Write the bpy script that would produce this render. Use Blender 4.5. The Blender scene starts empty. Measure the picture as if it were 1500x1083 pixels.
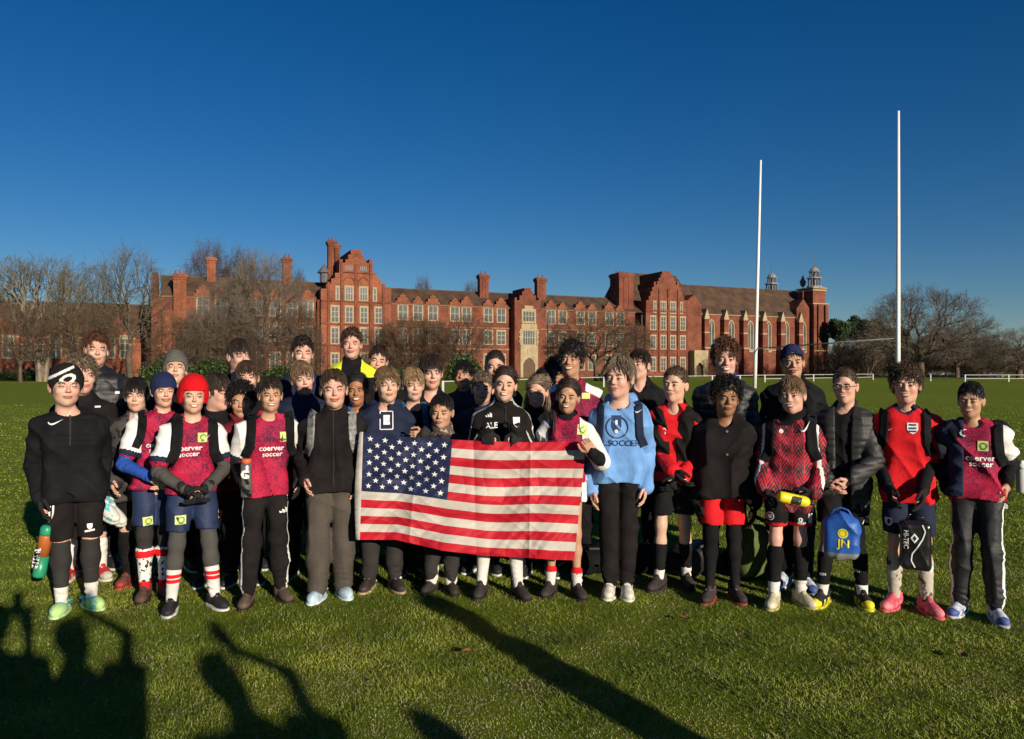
import bpy, math, random
import numpy as np
from math import radians as rad, sin, cos, pi
from mathutils import Vector, Matrix

S = bpy.context.scene
# ------------------------------------------------------------------ camera, sky, sun, exposure
FPX, CX, CY, CH = 1090.0, 750.0, 541.5, 1.5
cam = bpy.data.objects.new('camera', bpy.data.cameras.new('camera'))
S.collection.objects.link(cam)
cam.location = (0, 0, CH); cam.rotation_euler = (rad(90), 0, 0)
cam.data.sensor_width = 36; cam.data.lens = 36 * FPX / 1500
cam.data.clip_start = 0.02; cam.data.clip_end = 5000
S.camera = cam
SUN_AZ, SUN_EL = 33.4, 14.6          # degrees to the right of straight behind the camera; elevation
sd = Vector((sin(rad(SUN_AZ)) * cos(rad(SUN_EL)), -cos(rad(SUN_AZ)) * cos(rad(SUN_EL)), sin(rad(SUN_EL))))
W = bpy.data.worlds.new('World'); S.world = W; W.use_nodes = True
nt = W.node_tree
sky = nt.nodes.new('ShaderNodeTexSky'); sky.sky_type = 'NISHITA'; sky.sun_disc = False
sky.sun_elevation = rad(SUN_EL + 3); sky.sun_rotation = math.atan2(sd.x, sd.y)
sky.altitude = 0; sky.air_density = 1.0; sky.dust_density = 0.0; sky.ozone_density = 5.0
bg = nt.nodes['Background']; bg.inputs['Strength'].default_value = 0.055
hs = nt.nodes.new('ShaderNodeHueSaturation'); hs.inputs['Saturation'].default_value = 1.25; hs.inputs['Hue'].default_value = .506
nt.links.new(sky.outputs[0], hs.inputs['Color']); nt.links.new(hs.outputs[0], bg.inputs[0])
sl = bpy.data.lights.new('sun', 'SUN'); sl.energy = 5.0; sl.angle = rad(0.5); sl.color = (1.0, 0.87, 0.71)
so = bpy.data.objects.new('sun', sl); S.collection.objects.link(so)
so.rotation_euler = sd.to_track_quat('Z', 'Y').to_euler(); so.location = (20, -30, 20)
S.view_settings.view_transform = 'Standard'; S.view_settings.look = 'None'
S.view_settings.exposure = 0.25; S.view_settings.gamma = 1
S.cycles.max_bounces = 4; S.cycles.diffuse_bounces = 2; S.cycles.glossy_bounces = 2
S.cycles.transmission_bounces = 2; S.cycles.transparent_max_bounces = 4

# ------------------------------------------------------------------ object helpers
COL = S.collection
def tag(o, label=None, cat=None, group=None, kind=None):
    if label: o['label'] = label
    if cat: o['category'] = cat
    if group: o['group'] = group
    if kind: o['kind'] = kind
    return o
def empty(name, loc=(0, 0, 0), rz=0, parent=None):
    o = bpy.data.objects.new(name, None); COL.objects.link(o)
    o.location = loc; o.rotation_euler = (0, 0, rz); o.empty_display_size = 0.1; o.parent = parent
    return o
def mkmesh(name, V, F, mats, midx=None, smooth=True):
    """F: (n,k) array or list of arrays/tuples"""
    me = bpy.data.meshes.new(name)
    V = np.asarray(V, np.float32)
    me.vertices.add(len(V)); me.vertices.foreach_set('co', V.ravel())
    if isinstance(F, np.ndarray):
        n, k = F.shape; idx = F.ravel().astype(np.int32)
        st = np.arange(n, dtype=np.int32) * k
    else:
        n = len(F); ln = np.array([len(f) for f in F], np.int32)
        idx = np.fromiter((i for f in F for i in f), np.int32) if n else np.zeros(0, np.int32)
        st = np.concatenate([[0], np.cumsum(ln)[:-1]]).astype(np.int32) if n else np.zeros(0, np.int32)
    me.loops.add(len(idx)); me.loops.foreach_set('vertex_index', idx)
    me.polygons.add(n); me.polygons.foreach_set('loop_start', st)
    for m in (mats if isinstance(mats, (list, tuple)) else [mats]): me.materials.append(m)
    if midx is not None: me.polygons.foreach_set('material_index', np.asarray(midx, np.int32))
    me.polygons.foreach_set('use_smooth', np.full(n, smooth, bool))
    me.update(calc_edges=True); me.validate()
    return me
def obj(name, me, parent=None, loc=(0, 0, 0), rz=0):
    o = bpy.data.objects.new(name, me); COL.objects.link(o); o.parent = parent
    o.location = loc; o.rotation_euler = (0, 0, rz)
    return o
def kids(o): return list(o.children)
def copy_tree(o, parent=None):
    c = o.copy(); COL.objects.link(c); c.parent = parent
    for ch in kids(o): copy_tree(ch, c)
    return c
class MB:
    """collects polygons with material indices"""
    def __init__(s): s.V = []; s.F = []; s.M = []; s.n = 0
    def add(s, V, F, m=0):
        V = np.asarray(V, float)
        s.V.append(V)
        for f in F: s.F.append(tuple(int(i) + s.n for i in f)); s.M.append(m)
        s.n += len(V)
        return s
    def box(s, a, b, m=0):
        x0, y0, z0 = a; x1, y1, z1 = b
        V = [(x0,y0,z0),(x1,y0,z0),(x1,y1,z0),(x0,y1,z0),(x0,y0,z1),(x1,y0,z1),(x1,y1,z1),(x0,y1,z1)]
        F = [(0,3,2,1),(4,5,6,7),(0,1,5,4),(1,2,6,5),(2,3,7,6),(3,0,4,7)]
        return s.add(V, F, m)
    def prism(s, pts, y0, y1, m=0):
        """outline in the x-z plane (counter-clockwise seen from -y) extruded y0..y1"""
        n = len(pts)
        V = [(x, y0, z) for x, z in pts] + [(x, y1, z) for x, z in pts]
        F = [tuple(range(n)), tuple(range(2*n-1, n-1, -1))] + [(i, i+n, (i+1) % n + n, (i+1) % n) for i in range(n)]
        return s.add(V, F, m)
    def tube(s, P, R, n=8, m=0, cap=True):
        P = np.asarray(P, float); k = len(P); R = np.broadcast_to(R, (k,))
        T = np.gradient(P, axis=0); T /= np.linalg.norm(T, axis=1)[:, None] + 1e-12
        up = np.array([0, 0, 1.0]) if abs(T[0][2]) < 0.9 else np.array([1.0, 0, 0])
        V = []
        for i in range(k):
            a = np.cross(T[i], up); a /= np.linalg.norm(a) + 1e-12; b = np.cross(T[i], a)
            up = -np.cross(T[i], a) if False else up
            for j in range(n):
                t = 2*pi*j/n; V.append(P[i] + R[i]*(cos(t)*a + sin(t)*b))
        F = [(i*n+j, (i+1)*n+j, (i+1)*n+(j+1) % n, i*n+(j+1) % n) for i in range(k-1) for j in range(n)]
        if cap: F += [tuple(range(n)), tuple((k-1)*n+j for j in range(n-1, -1, -1))]
        return s.add(V, F, m)
    def lathe(s, prof, c=(0,0,0), n=12, m=0):
        k = len(prof); V = [(c[0]+r*cos(2*pi*j/n), c[1]+r*sin(2*pi*j/n), c[2]+z) for r, z in prof for j in range(n)]
        F = [(i*n+j, i*n+(j+1) % n, (i+1)*n+(j+1) % n, (i+1)*n+j) for i in range(k-1) for j in range(n)]
        F += [tuple(range(n-1, -1, -1)), tuple((k-1)*n+j for j in range(n))]
        return s.add(V, F, m)
    def build(s, name, mats, parent=None, smooth=False, loc=(0,0,0), rz=0):
        V = np.concatenate(s.V) if s.V else np.zeros((0, 3))
        return obj(name, mkmesh(name, V, s.F, mats, s.M, smooth), parent, loc, rz)

# ------------------------------------------------------------------ materials
MC = {}
def M(name, col, rough=0.8, var=0.15, scale=12, bump=0.0, bscale=None, metal=0.0, spec=0.3, sheen=0.0, coat=0.0, sub=0.0, coord='Object', col2=None):
    if name in MC: return MC[name]
    m = bpy.data.materials.new(name); m.use_nodes = True; MC[name] = m
    n = m.node_tree; b = n.nodes['Principled BSDF']
    b.inputs['Roughness'].default_value = rough; b.inputs['Metallic'].default_value = metal
    b.inputs['Specular IOR Level'].default_value = spec
    if sheen: b.inputs['Sheen Weight'].default_value = sheen; b.inputs['Sheen Roughness'].default_value = 0.4
    if coat: b.inputs['Coat Weight'].default_value = coat
    if sub:
        b.inputs['Subsurface Weight'].default_value = sub; b.inputs['Subsurface Radius'].default_value = (1, .35, .2); b.inputs['Subsurface Scale'].default_value = 0.008
    tc = n.nodes.new('ShaderNodeTexCoord')
    nz = n.nodes.new('ShaderNodeTexNoise'); nz.inputs['Scale'].default_value = scale; nz.inputs['Detail'].default_value = 4
    n.links.new(tc.outputs[coord], nz.inputs['Vector'])
    rp = n.nodes.new('ShaderNodeValToRGB')
    c = np.array(col, float); c2 = np.array(col2, float) if col2 is not None else None
    lo = c * (1 - var); hi = np.minimum(c * (1 + var), 1.0)
    if c2 is not None: lo, hi = c, c2
    rp.color_ramp.elements[0].position = 0.3; rp.color_ramp.elements[1].position = 0.7
    rp.color_ramp.elements[0].color = (*lo, 1); rp.color_ramp.elements[1].color = (*hi, 1)
    n.links.new(nz.outputs['Fac'], rp.inputs['Fac']); n.links.new(rp.outputs['Color'], b.inputs['Base Color'])
    if bump:
        n2 = n.nodes.new('ShaderNodeTexNoise'); n2.inputs['Scale'].default_value = bscale or scale * 4; n2.inputs['Detail'].default_value = 3
        n.links.new(tc.outputs[coord], n2.inputs['Vector'])
        bp = n.nodes.new('ShaderNodeBump'); bp.inputs['Strength'].default_value = bump; bp.inputs['Distance'].default_value = 0.01
        n.links.new(n2.outputs['Fac'], bp.inputs['Height']); n.links.new(bp.outputs['Normal'], b.inputs['Normal'])
    return m
def cloth(name, col, rough=0.85, var=0.2, bump=0.25, spec=0.2, sheen=0.0):
    return M('cloth_' + name, col, rough, var, 9, bump, 60, spec=spec, sheen=sheen)

# ------------------------------------------------------------------ signed distance modelling (numpy)
def A(*v): return np.array(v, float)
def norm(v): v = np.asarray(v, float); return v / (np.linalg.norm(v) + 1e-12)
def smin(a, b, k):
    h = np.maximum(k - np.abs(a - b), 0) / k
    return np.minimum(a, b) - h*h*k*0.25
def smax(a, b, k): return -smin(-a, -b, k)
def cap(a, b, ra, rb=None, k=0.02): return dict(t='c', a=A(*a), b=A(*b), ra=ra, rb=ra if rb is None else rb, k=k, op=1)
def ell(c, r, k=0.02, R=None): return dict(t='e', c=A(*c), r=A(*r), k=k, R=R, op=1)
def rbox(c, h, rd, k=0.02, R=None): return dict(t='b', c=A(*c), h=A(*h), rd=rd, k=k, R=R, op=1)
def sub(p): p['op'] = -1; return p
def pdist(p, P):
    if p['t'] == 'c':
        a, b = p['a'], p['b']; ab = b - a; L = ab @ ab + 1e-12
        t = np.clip(((P - a) @ ab) / L, 0, 1)
        q = P - a - t[..., None]*ab
        return np.sqrt((q*q).sum(-1)) - (p['ra'] + (p['rb'] - p['ra'])*t)
    q = P - p['c']
    if p['R'] is not None: q = q @ p['R']
    if p['t'] == 'e':
        r = p['r']; u = q / r; k0 = np.sqrt((u*u).sum(-1)); w = u / r; k1 = np.sqrt((w*w).sum(-1)) + 1e-9
        return k0*(k0 - 1)/k1
    h = p['h'] - p['rd']; d = np.abs(q) - h
    return np.sqrt((np.maximum(d, 0)**2).sum(-1)) + np.minimum(d.max(-1), 0) - p['rd']
def pbox(p):
    if p['t'] == 'c': 
        r = max(p['ra'], p['rb']); return np.minimum(p['a'], p['b']) - r, np.maximum(p['a'], p['b']) + r
    e = p['r'] if p['t'] == 'e' else p['h']
    if p['R'] is not None: e = np.full(3, np.linalg.norm(e))
    return p['c'] - e, p['c'] + e
class Field:
    def __init__(s, prims, disp=None, cut=None): s.p = prims; s.disp = disp; s.cut = cut or []
    def ev(s, P):
        F = np.full(P.shape[:-1], 1.0)
        for p in s.p:
            d = pdist(p, P); F = smin(F, d, p['k']) if p['op'] > 0 else smax(F, -d, p['k'])
        if s.disp: F = F + s.disp(P)
        for c in s.cut: F = np.maximum(F, c(P))
        return F
    def mesh(s, h, pad=0.012):
        lo = np.min([pbox(p)[0] for p in s.p if p['op'] > 0], 0) - pad - h
        hi = np.max([pbox(p)[1] for p in s.p if p['op'] > 0], 0) + pad + h
        n = np.ceil((hi - lo)/h).astype(int) + 1
        ax = [lo[i] + h*np.arange(n[i]) for i in range(3)]
        F = np.full(n, 1.0)
        for p in s.p:
            a, b = pbox(p); m = p['k'] + 3*h + (0.03 if p['op'] < 0 else 0.01)
            i0 = np.maximum(np.floor((a - m - lo)/h).astype(int), 0); i1 = np.minimum(np.ceil((b + m - lo)/h).astype(int) + 1, n)
            if (i1 <= i0).any(): continue
            sl_ = tuple(slice(i0[i], i1[i]) for i in range(3))
            P = np.stack(np.meshgrid(*[ax[i][sl_[i]] for i in range(3)], indexing='ij'), -1)
            d = pdist(p, P); G = F[sl_]
            F[sl_] = smin(G, d, p['k']) if p['op'] > 0 else smax(G, -d, p['k'])
        near = np.abs(F) < 0.06
        I = np.argwhere(near); P = lo + I*h
        f = F[near]
        if s.disp: f = f + s.disp(P)
        for c in s.cut: f = np.maximum(f, c(P))
        F[near] = f
        far = ~near & (F < 0)
        if s.cut and far.any():
            P = lo + np.argwhere(far)*h; f = F[far]
            for c in s.cut: f = np.maximum(f, c(P))
            F[far] = f
        return snets(F, lo, h)
def snets(F, lo, h):
    n = np.array(F.shape); ins = F < 0
    s = ins[:-1,:-1,:-1].astype(np.int8)
    for dx in (0,1):
        for dy in (0,1):
            for dz in (0,1):
                if dx+dy+dz: s = s + ins[dx:n[0]-1+dx, dy:n[1]-1+dy, dz:n[2]-1+dz]
    act = (s > 0) & (s < 8); C = np.argwhere(act); N = len(C)
    if N == 0: return np.zeros((0,3)), np.zeros((0,4), int)
    idm = np.full(act.shape, -1, np.int64); idm[act] = np.arange(N)
    off = np.array([(a,b,c) for a in (0,1) for b in (0,1) for c in (0,1)])
    val = F[(C[:,None,0]+off[None,:,0]), (C[:,None,1]+off[None,:,1]), (C[:,None,2]+off[None,:,2])]
    acc = np.zeros((N,3)); cnt = np.zeros(N)
    for i in range(8):
        for j in range(i+1, 8):
            if np.abs(off[i]-off[j]).sum() != 1: continue
            a, b = val[:,i], val[:,j]; x = (a < 0) != (b < 0)
            t = np.where(x, a/np.where(x, a-b, 1), 0)
            acc += np.where(x[:,None], off[i] + t[:,None]*(off[j]-off[i]), 0); cnt += x
    V = lo + h*(C + acc/np.maximum(cnt,1)[:,None])
    Q = []
    for a in range(3):
        b, c = (a+1) % 3, (a+2) % 3
        e = np.zeros(3, int); e[a] = 1
        sl0 = [slice(None)]*3; sl1 = [slice(None)]*3
        sl0[a] = slice(0, n[a]-1); sl1[a] = slice(1, n[a])
        f0 = ins[tuple(sl0)]; f1 = ins[tuple(sl1)]
        X = np.argwhere(f0 != f1)
        X = X[(X[:,b] > 0) & (X[:,c] > 0) & (X[:,b] < n[b]-1) & (X[:,c] < n[c]-1)]
        if not len(X): continue
        sg = f0[X[:,0], X[:,1], X[:,2]]
        def g(db, dc):
            Y = X.copy(); Y[:,b] -= db; Y[:,c] -= dc
            return idm[Y[:,0], Y[:,1], Y[:,2]]
        q = np.stack([g(1,1), g(0,1), g(0,0), g(1,0)], 1)
        q = np.where(sg[:,None], q, q[:, ::-1]); Q.append(q)
    Q = np.concatenate(Q); Q = Q[(Q >= 0).all(1)]
    return V, Q
def trace_y(fld, P, off, y0=None, n=26):
    """slide points along +y from the front until they sit `off` above the surface"""
    P = np.array(P, float)
    if y0 is not None: P[:,1] = y0
    for _ in range(n): P[:,1] += np.clip(fld.ev(P) - off, -0.02, 0.06)*0.85
    return P
def grad(fld, P, e=0.004):
    f = fld.ev(P); G = np.stack([fld.ev(P + e*np.eye(3)[i]) - f for i in range(3)], 1)/e
    return f, G/(np.linalg.norm(G, axis=1)[:,None] + 1e-9)
def conform(fld, P, off, n=6):
    P = np.array(P, float)
    for _ in range(n):
        f, G = grad(fld, P); P -= (f - off)[:,None]*G*0.9
    return P
def folds(seed, f=22.0, amp=0.006, zs=1.0):
    r = random.Random(seed); ph = [r.uniform(0, 6.28) for _ in range(10)]; tl = r.choice((-1, 1))*r.uniform(.35, .8)
    def g(P):
        x, y, z = P[...,0]*f, P[...,1]*f, P[...,2]*f*zs
        w1 = 1.3*np.sin(.45*z + ph[1] + .6*x) + .9*np.sin(.7*y + .5*x + ph[2]); w2 = 1.5*np.sin(.55*x + ph[4] + .3*z) + np.sin(.6*y + ph[5])
        a = np.abs(np.sin(.62*(x + tl*z) + ph[0] + w1)); b = np.abs(np.sin(.70*(z - tl*x*.8) + ph[3] + w2)); c = np.abs(np.sin(1.5*z + .9*tl*x + ph[7] + 1.6*np.sin(.8*x + ph[8])))
        m = .5 + .5*np.sin(.5*x + .4*z + ph[9])
        return amp*(1.9*(a**.55 - .78) + 1.7*m*(b**.55 - .78) + .8*(1-m)*(c**.7 - .7))
    return g
def rotm(yaw, pitch, roll):
    return np.array(Matrix.Rotation(rad(yaw), 3, 'Z') @ Matrix.Rotation(rad(roll), 3, 'Y') @ Matrix.Rotation(rad(pitch), 3, 'X'))
def world(px, py, Y): return Vector(((px-CX)/FPX*Y, Y, CH + (CY-py)/FPX*Y))
def gx(px, Y): return (px-CX)/FPX*Y
# ------------------------------------------------------------------ ground
def grass_ground():
    m = bpy.data.materials.new('turf'); m.use_nodes = True; n = m.node_tree; b = n.nodes['Principled BSDF']
    b.inputs['Roughness'].default_value = 0.95; b.inputs['Specular IOR Level'].default_value = 0.1
    tc = n.nodes.new('ShaderNodeTexCoord')
    def noise(scale, det=5, sx=1, sy=1, rgh=.6):
        mp = n.nodes.new('ShaderNodeMapping'); mp.inputs['Scale'].default_value = (sx, sy, 1)
        n.links.new(tc.outputs['Object'], mp.inputs['Vector'])
        z = n.nodes.new('ShaderNodeTexNoise'); z.inputs['Scale'].default_value = scale; z.inputs['Detail'].default_value = det; z.inputs['Roughness'].default_value = rgh
        n.links.new(mp.outputs[0], z.inputs['Vector']); return z
    def ramp(src, stops):
        r = n.nodes.new('ShaderNodeValToRGB'); e = r.color_ramp.elements
        while len(e) < len(stops): e.new(0.5)
        for i, (p, c) in enumerate(stops): e[i].position = p; e[i].color = (*c, 1)
        n.links.new(src, r.inputs['Fac']); return r
    def mix(a, b_, f, t='MIX'):
        x = n.nodes.new('ShaderNodeMix'); x.data_type = 'RGBA'; x.blend_type = t
        if isinstance(f, float): x.inputs[0].default_value = f
        else: n.links.new(f, x.inputs[0])
        n.links.new(a, x.inputs[6]); n.links.new(b_, x.inputs[7]); return x.outputs[2]
    fine = ramp(noise(38, 6, rgh=.75).outputs['Fac'], [(.25, (.05, .07, .006)), (.5, (.11, .15, .014)), (.78, (.19, .22, .03))])
    mid = ramp(noise(1.3, 5).outputs['Fac'], [(.3, (.13, .19, .008)), (.7, (.22, .25, .018))])
    big = ramp(noise(.05, 4, 1, .35).outputs['Fac'], [(.3, (.17, .24, .004)), (.7, (.28, .33, .012))])
    c = mix(mix(fine.outputs[0], mid.outputs[0], .4), big.outputs[0], .4)
    dirt = ramp(noise(2.2, 8).outputs['Fac'], [(.54, (0, 0, 0)), (.68, (1, 1, 1))])
    dc = n.nodes.new('ShaderNodeRGB'); dc.outputs[0].default_value = (.10, .075, .04, 1)
    f = n.nodes.new('ShaderNodeMath'); f.operation = 'MULTIPLY'; f.inputs[1].default_value = .7
    n.links.new(dirt.outputs[0], f.inputs[0])
    c = mix(c, dc.outputs[0], f.outputs[0])
    n.links.new(c, b.inputs['Base Color'])
    bp = n.nodes.new('ShaderNodeBump'); bp.inputs['Strength'].default_value = .9; bp.inputs['Distance'].default_value = .03
    n.links.new(noise(45, 6, rgh=.8).outputs['Fac'], bp.inputs['Height']); n.links.new(bp.outputs[0], b.inputs['Normal'])
    return m
turf = grass_ground()
g = obj('ground', mkmesh('ground', [(-3000,-300,0),(3000,-300,0),(3000,3500,0),(-3000,3500,0)], np.array([[0,1,2,3]]), turf)); tag(g, kind='structure')

def grass_blades():
    rg = np.random.default_rng(5)
    pts = []
    for y0, y1, dens in ((2.6, 4.2, 11000), (4.2, 5.8, 6200), (5.8, 8.5, 2300), (8.5, 13, 420), (13, 17, 230), (17, 23, 100), (23, 32, 38)):
        w = lambda y: 0.72*y + np.where(np.asarray(y) < 9, 1.6, 3.0)
        n = int((w(y0)+w(y1))*(y1-y0)*dens)
        y = rg.uniform(y0, y1, n*2); x = rg.uniform(-w(y1), w(y1), n*2); k = np.abs(x) < w(y)
        pts.append(np.stack([x[k], y[k], np.full(k.sum(), (y0+y1)/2)], 1)[:n])
    P = np.concatenate(pts); n = len(P); d = P[:,2]
    # tufty height variation
    def fn(x, y): return (np.sin(7.1*x+1.3*np.sin(5.3*y)) + np.sin(8.7*y+1.1*np.sin(6.1*x)+2) + np.sin(23*x+17*y) + np.sin(19*x-29*y+1))/4
    hgt = (0.009 + 0.009*rg.random(n) + 0.009*fn(P[:,0], P[:,1]) + 0.012*(rg.random(n) > .95))*np.where(d > 8, 1.2, 1)
    bare = (np.sin(1.9*P[:,0]+1.7*np.sin(2.3*P[:,1]))+np.sin(2.6*P[:,1]+1.3*np.sin(1.7*P[:,0]+1))+.6*np.sin(6*P[:,0]-5*P[:,1])+.5*np.sin(.6*P[:,0]+.4*P[:,1])) > 1.05; hgt = np.where(bare, hgt*.55, hgt)
    hgt = np.maximum(hgt, .005)
    wd = 0.0016*(0.7+.6*rg.random(n))*np.where(d > 5.8, 2.0, 1)*np.where(d > 8.5, 2.2, 1)*np.where(d > 14, 1.3, 1)*np.where(d > 19, 1.3, 1)
    a = rg.uniform(0, 2*pi, n); ln = rg.uniform(.3, 2.2, n)*hgt; la = rg.uniform(0, 2*pi, n)
    ex, ey = np.cos(a)*wd, np.sin(a)*wd; lx, ly = np.cos(la)*ln, np.sin(la)*ln
    V = np.zeros((n, 5, 3)); x, y = P[:,0], P[:,1]
    V[:,0] = np.stack([x-ex, y-ey, 0*x-.002], 1); V[:,1] = np.stack([x+ex, y+ey, 0*x-.002], 1)
    V[:,2] = np.stack([x+ex*.8+lx*.35, y+ey*.8+ly*.35, hgt*.6], 1); V[:,3] = np.stack([x-ex*.8+lx*.35, y-ey*.8+ly*.35, hgt*.6], 1)
    V[:,4] = np.stack([x+lx, y+ly, hgt], 1)
    b = (np.arange(n)*5)[:,None]
    F = [np.concatenate([b+0, b+1, b+2], 1), np.concatenate([b+0, b+2, b+3], 1), np.concatenate([b+3, b+2, b+4], 1)]
    F = np.stack(F, 1).reshape(-1, 3)
    dry = fn(P[:,0]*.31+3, P[:,1]*.4) + rg.normal(0, .35, n)
    mi = np.where(rg.random(n)*np.where(d > 8.5, 4, 1) < np.where(bare, .34, .07)*np.where(d > 5.8, .35, 1), 3, np.where(dry > .55, 2, np.where(dry < -.1, 0, 1)))
    ms = [M('blade_deep', (.075,.115,.014), .6, .35, 3, spec=.25), M('blade_mid', (.165,.210,.026), .6, .35, 3, spec=.25),
          M('blade_yellow', (.28,.30,.05), .6, .3, 3, spec=.25), M('blade_dry', (.34,.30,.18), .7, .3, 3, spec=.2)]
    o = obj('grass', mkmesh('grass', V.reshape(-1, 3), F, ms, np.repeat(mi, 3), False)); tag(o, 'short green grass of the playing field', 'grass', kind='stuff')
grass_blades()

# ------------------------------------------------------------------ bare trees
def seg_mesh(segs, sides=3):
    a = np.array([s[0] for s in segs]); b = np.array([s[1] for s in segs]); ra = np.array([s[2] for s in segs]); rb = np.array([s[3] for s in segs])
    d = b - a; d /= np.linalg.norm(d, axis=1)[:,None] + 1e-9
    up = np.where(np.abs(d[:,2:3]) < .9, [[0,0,1.]], [[1.,0,0]]); u = np.cross(d, up); u /= np.linalg.norm(u, axis=1)[:,None]; w = np.cross(d, u)
    V = np.zeros((len(a), 2*sides, 3)); 
    for j in range(sides):
        t = 2*pi*j/sides; o = cos(t)*u + sin(t)*w
        V[:,j] = a + o*ra[:,None]; V[:,sides+j] = b + o*rb[:,None]
    base = (np.arange(len(a))*2*sides)[:,None]
    F = [np.concatenate([base+j, base+(j+1) % sides, base+sides+(j+1) % sides, base+sides+j], 1) for j in range(sides)]
    return V.reshape(-1, 3), np.stack(F, 1).reshape(-1, 4)
def gen_tree(seed, H=14, shape='dome', wr=.6, zlo=.22, trunk=.2, n=520, droop=0.0, tw=.018, multi=1, tr=.35, tl=.055, tn=6):
    """branches grow towards points scattered through the crown, so the crown fills its own outline"""
    rg = np.random.default_rng(seed); big = []; tws = []
    T = []
    while len(T) < n:
        q = rg.uniform(-1, 1, 3); r2 = q[0]**2 + q[1]**2
        z01 = (q[2]+1)/2
        rad_ = {'dome': math.sqrt(max(0, 1-max(0, (z01-.25)/.75)**2))*(1 if z01 > .2 else .75+1.2*z01), 'tall': math.sin(pi*min(1, .12+.80*z01))**.8, 'fan': .30+.70*z01**.8 if z01 < .8 else 1-2.2*(z01-.8)**1.2, 'round': math.sqrt(max(0, 1-(2*z01-1)**2))}[shape]
        lump = 1 + .13*math.sin(3*math.atan2(q[1], q[0])+seed) + .10*math.sin(7*math.atan2(q[1], q[0])+z01*9)
        rr = math.sqrt(r2)/max(rad_*lump, 1e-3)
        if rr > 1 or (rr < .55 and z01 < .75 and rg.random() < .7): continue
        T.append([q[0]*wr*H, q[1]*wr*H, H*(zlo+(1-zlo)*z01*.97)])
    T = np.array(T)
    def seg(p, q, ra, rb, bend=.10):
        L_ = np.linalg.norm(q-p); k = 2 if L_ > H*.03 else 1
        if L_ > H*.12: k = 4
        off = rg.normal(0, 1, 3)*L_*bend; pts = [p + (q-p)*t + off*math.sin(pi*t) + A(0, 0, .12*L_*math.sin(pi*t)*(1-2*droop)) for t in np.linspace(0, 1, k+1)]
        for i in range(k):
            a, b = ra+(rb-ra)*i/k, ra+(rb-ra)*(i+1)/k; (big if ra > tw*2.6 else tws).append((tuple(pts[i]), tuple(pts[i+1]), a, b))
    def R_(m): return max(tw*.8, tr*(m/len(T))**.48)
    def grow(p, X, r0, d0):
        m = len(X); c = X.mean(0)
        if m <= 2:
            for x in X:
                seg(p, x, max(tw, r0*.7), tw*.7, .12)
                d = x-p; d /= np.linalg.norm(d)+1e-6
                for _ in range(tn):
                    t = rg.uniform(.35, 1); a = p + (x-p)*t; e = d*.7 + rg.normal(0, .6, 3) + A(0, 0, .25-droop*3); e /= np.linalg.norm(e); l = H*tl*rg.uniform(.6, 1.5); b = a + e*l; tws.append((tuple(a), tuple(b), tw*.7, tw*.45))
                    for _ in range(2): e2 = e*.8 + rg.normal(0, .5, 3) - A(0, 0, droop*4); e2 /= np.linalg.norm(e2); a2 = a + e*l*rg.uniform(.4, 1); tws.append((tuple(a2), tuple(a2+e2*l*.7), tw*.5, tw*.35))
            return
        f = .30 if m > 8 else .42; q = p + (c-p)*f + rg.normal(0, 1, 3)*np.linalg.norm(c-p)*.05; r1 = R_(m); seg(p, q, min(r0, r1*1.15), r1, .06)
        Y = X - q; Y = Y/np.linalg.norm(Y, axis=1)[:,None]; u, s_, vt = np.linalg.svd(Y - Y.mean(0), full_matrices=False); pr = (Y - Y.mean(0))@(vt[0] + vt[1]*rg.normal(0, .35)); th_ = np.quantile(pr, rg.uniform(.32, .68))
        A_, B_ = X[pr <= th_], X[pr > th_]
        for Z in (A_, B_):
            if len(Z): grow(q, Z, r1, None)
    if multi == 1:
        t = A(rg.normal(0, .01)*H, 0, H*trunk); seg(A(0,0,0), t, tr*1.25, tr, .03); 
        for g_ in np.array_split(T[np.argsort(np.arctan2(T[:,1], T[:,0]) + rg.normal(0, .1, len(T)))], 5): grow(t + A(0,0,H*rg.uniform(-.02,.06)), g_, tr*.7, None)
    else:
        for i, g_ in enumerate(np.array_split(T[np.argsort(np.arctan2(T[:,1], T[:,0]))], multi)): a = g_.mean(0); b0 = A(a[0]*.12, a[1]*.12, 0); t = b0 + A(a[0]*.12, a[1]*.12, H*trunk); seg(b0, t, tr*.6, tr*.5, .05); grow(t, g_, tr*.5, None)
    return big, tws
bark = M('bark', (.10,.075,.05), .9, .35, 1.5, bump=.4); bark_pale = M('bark_pale', (.22,.18,.13), .9, .3, 1.5, bump=.4)
twig_b = M('twig_brown', (.085,.055,.035), .9, .3, .7); twig_o = M('twig_olive', (.105,.085,.045), .9, .3, .7); twig_g = M('twig_grey', (.13,.105,.08), .9, .25, .7)
def make_tree(seed, trunk_m, twig_m, **kw):
    b, t = gen_tree(seed, **kw)
    r = empty('bare_tree', (0, 0, -50)); V, F = seg_mesh(b, 5)
    obj('trunk', mkmesh('trunk', V, F, trunk_m), r); V, F = seg_mesh(t, 3)
    obj('crown', mkmesh('crown', V, F, twig_m, smooth=False), r)
    r['H'] = kw['H']; return r
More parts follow.
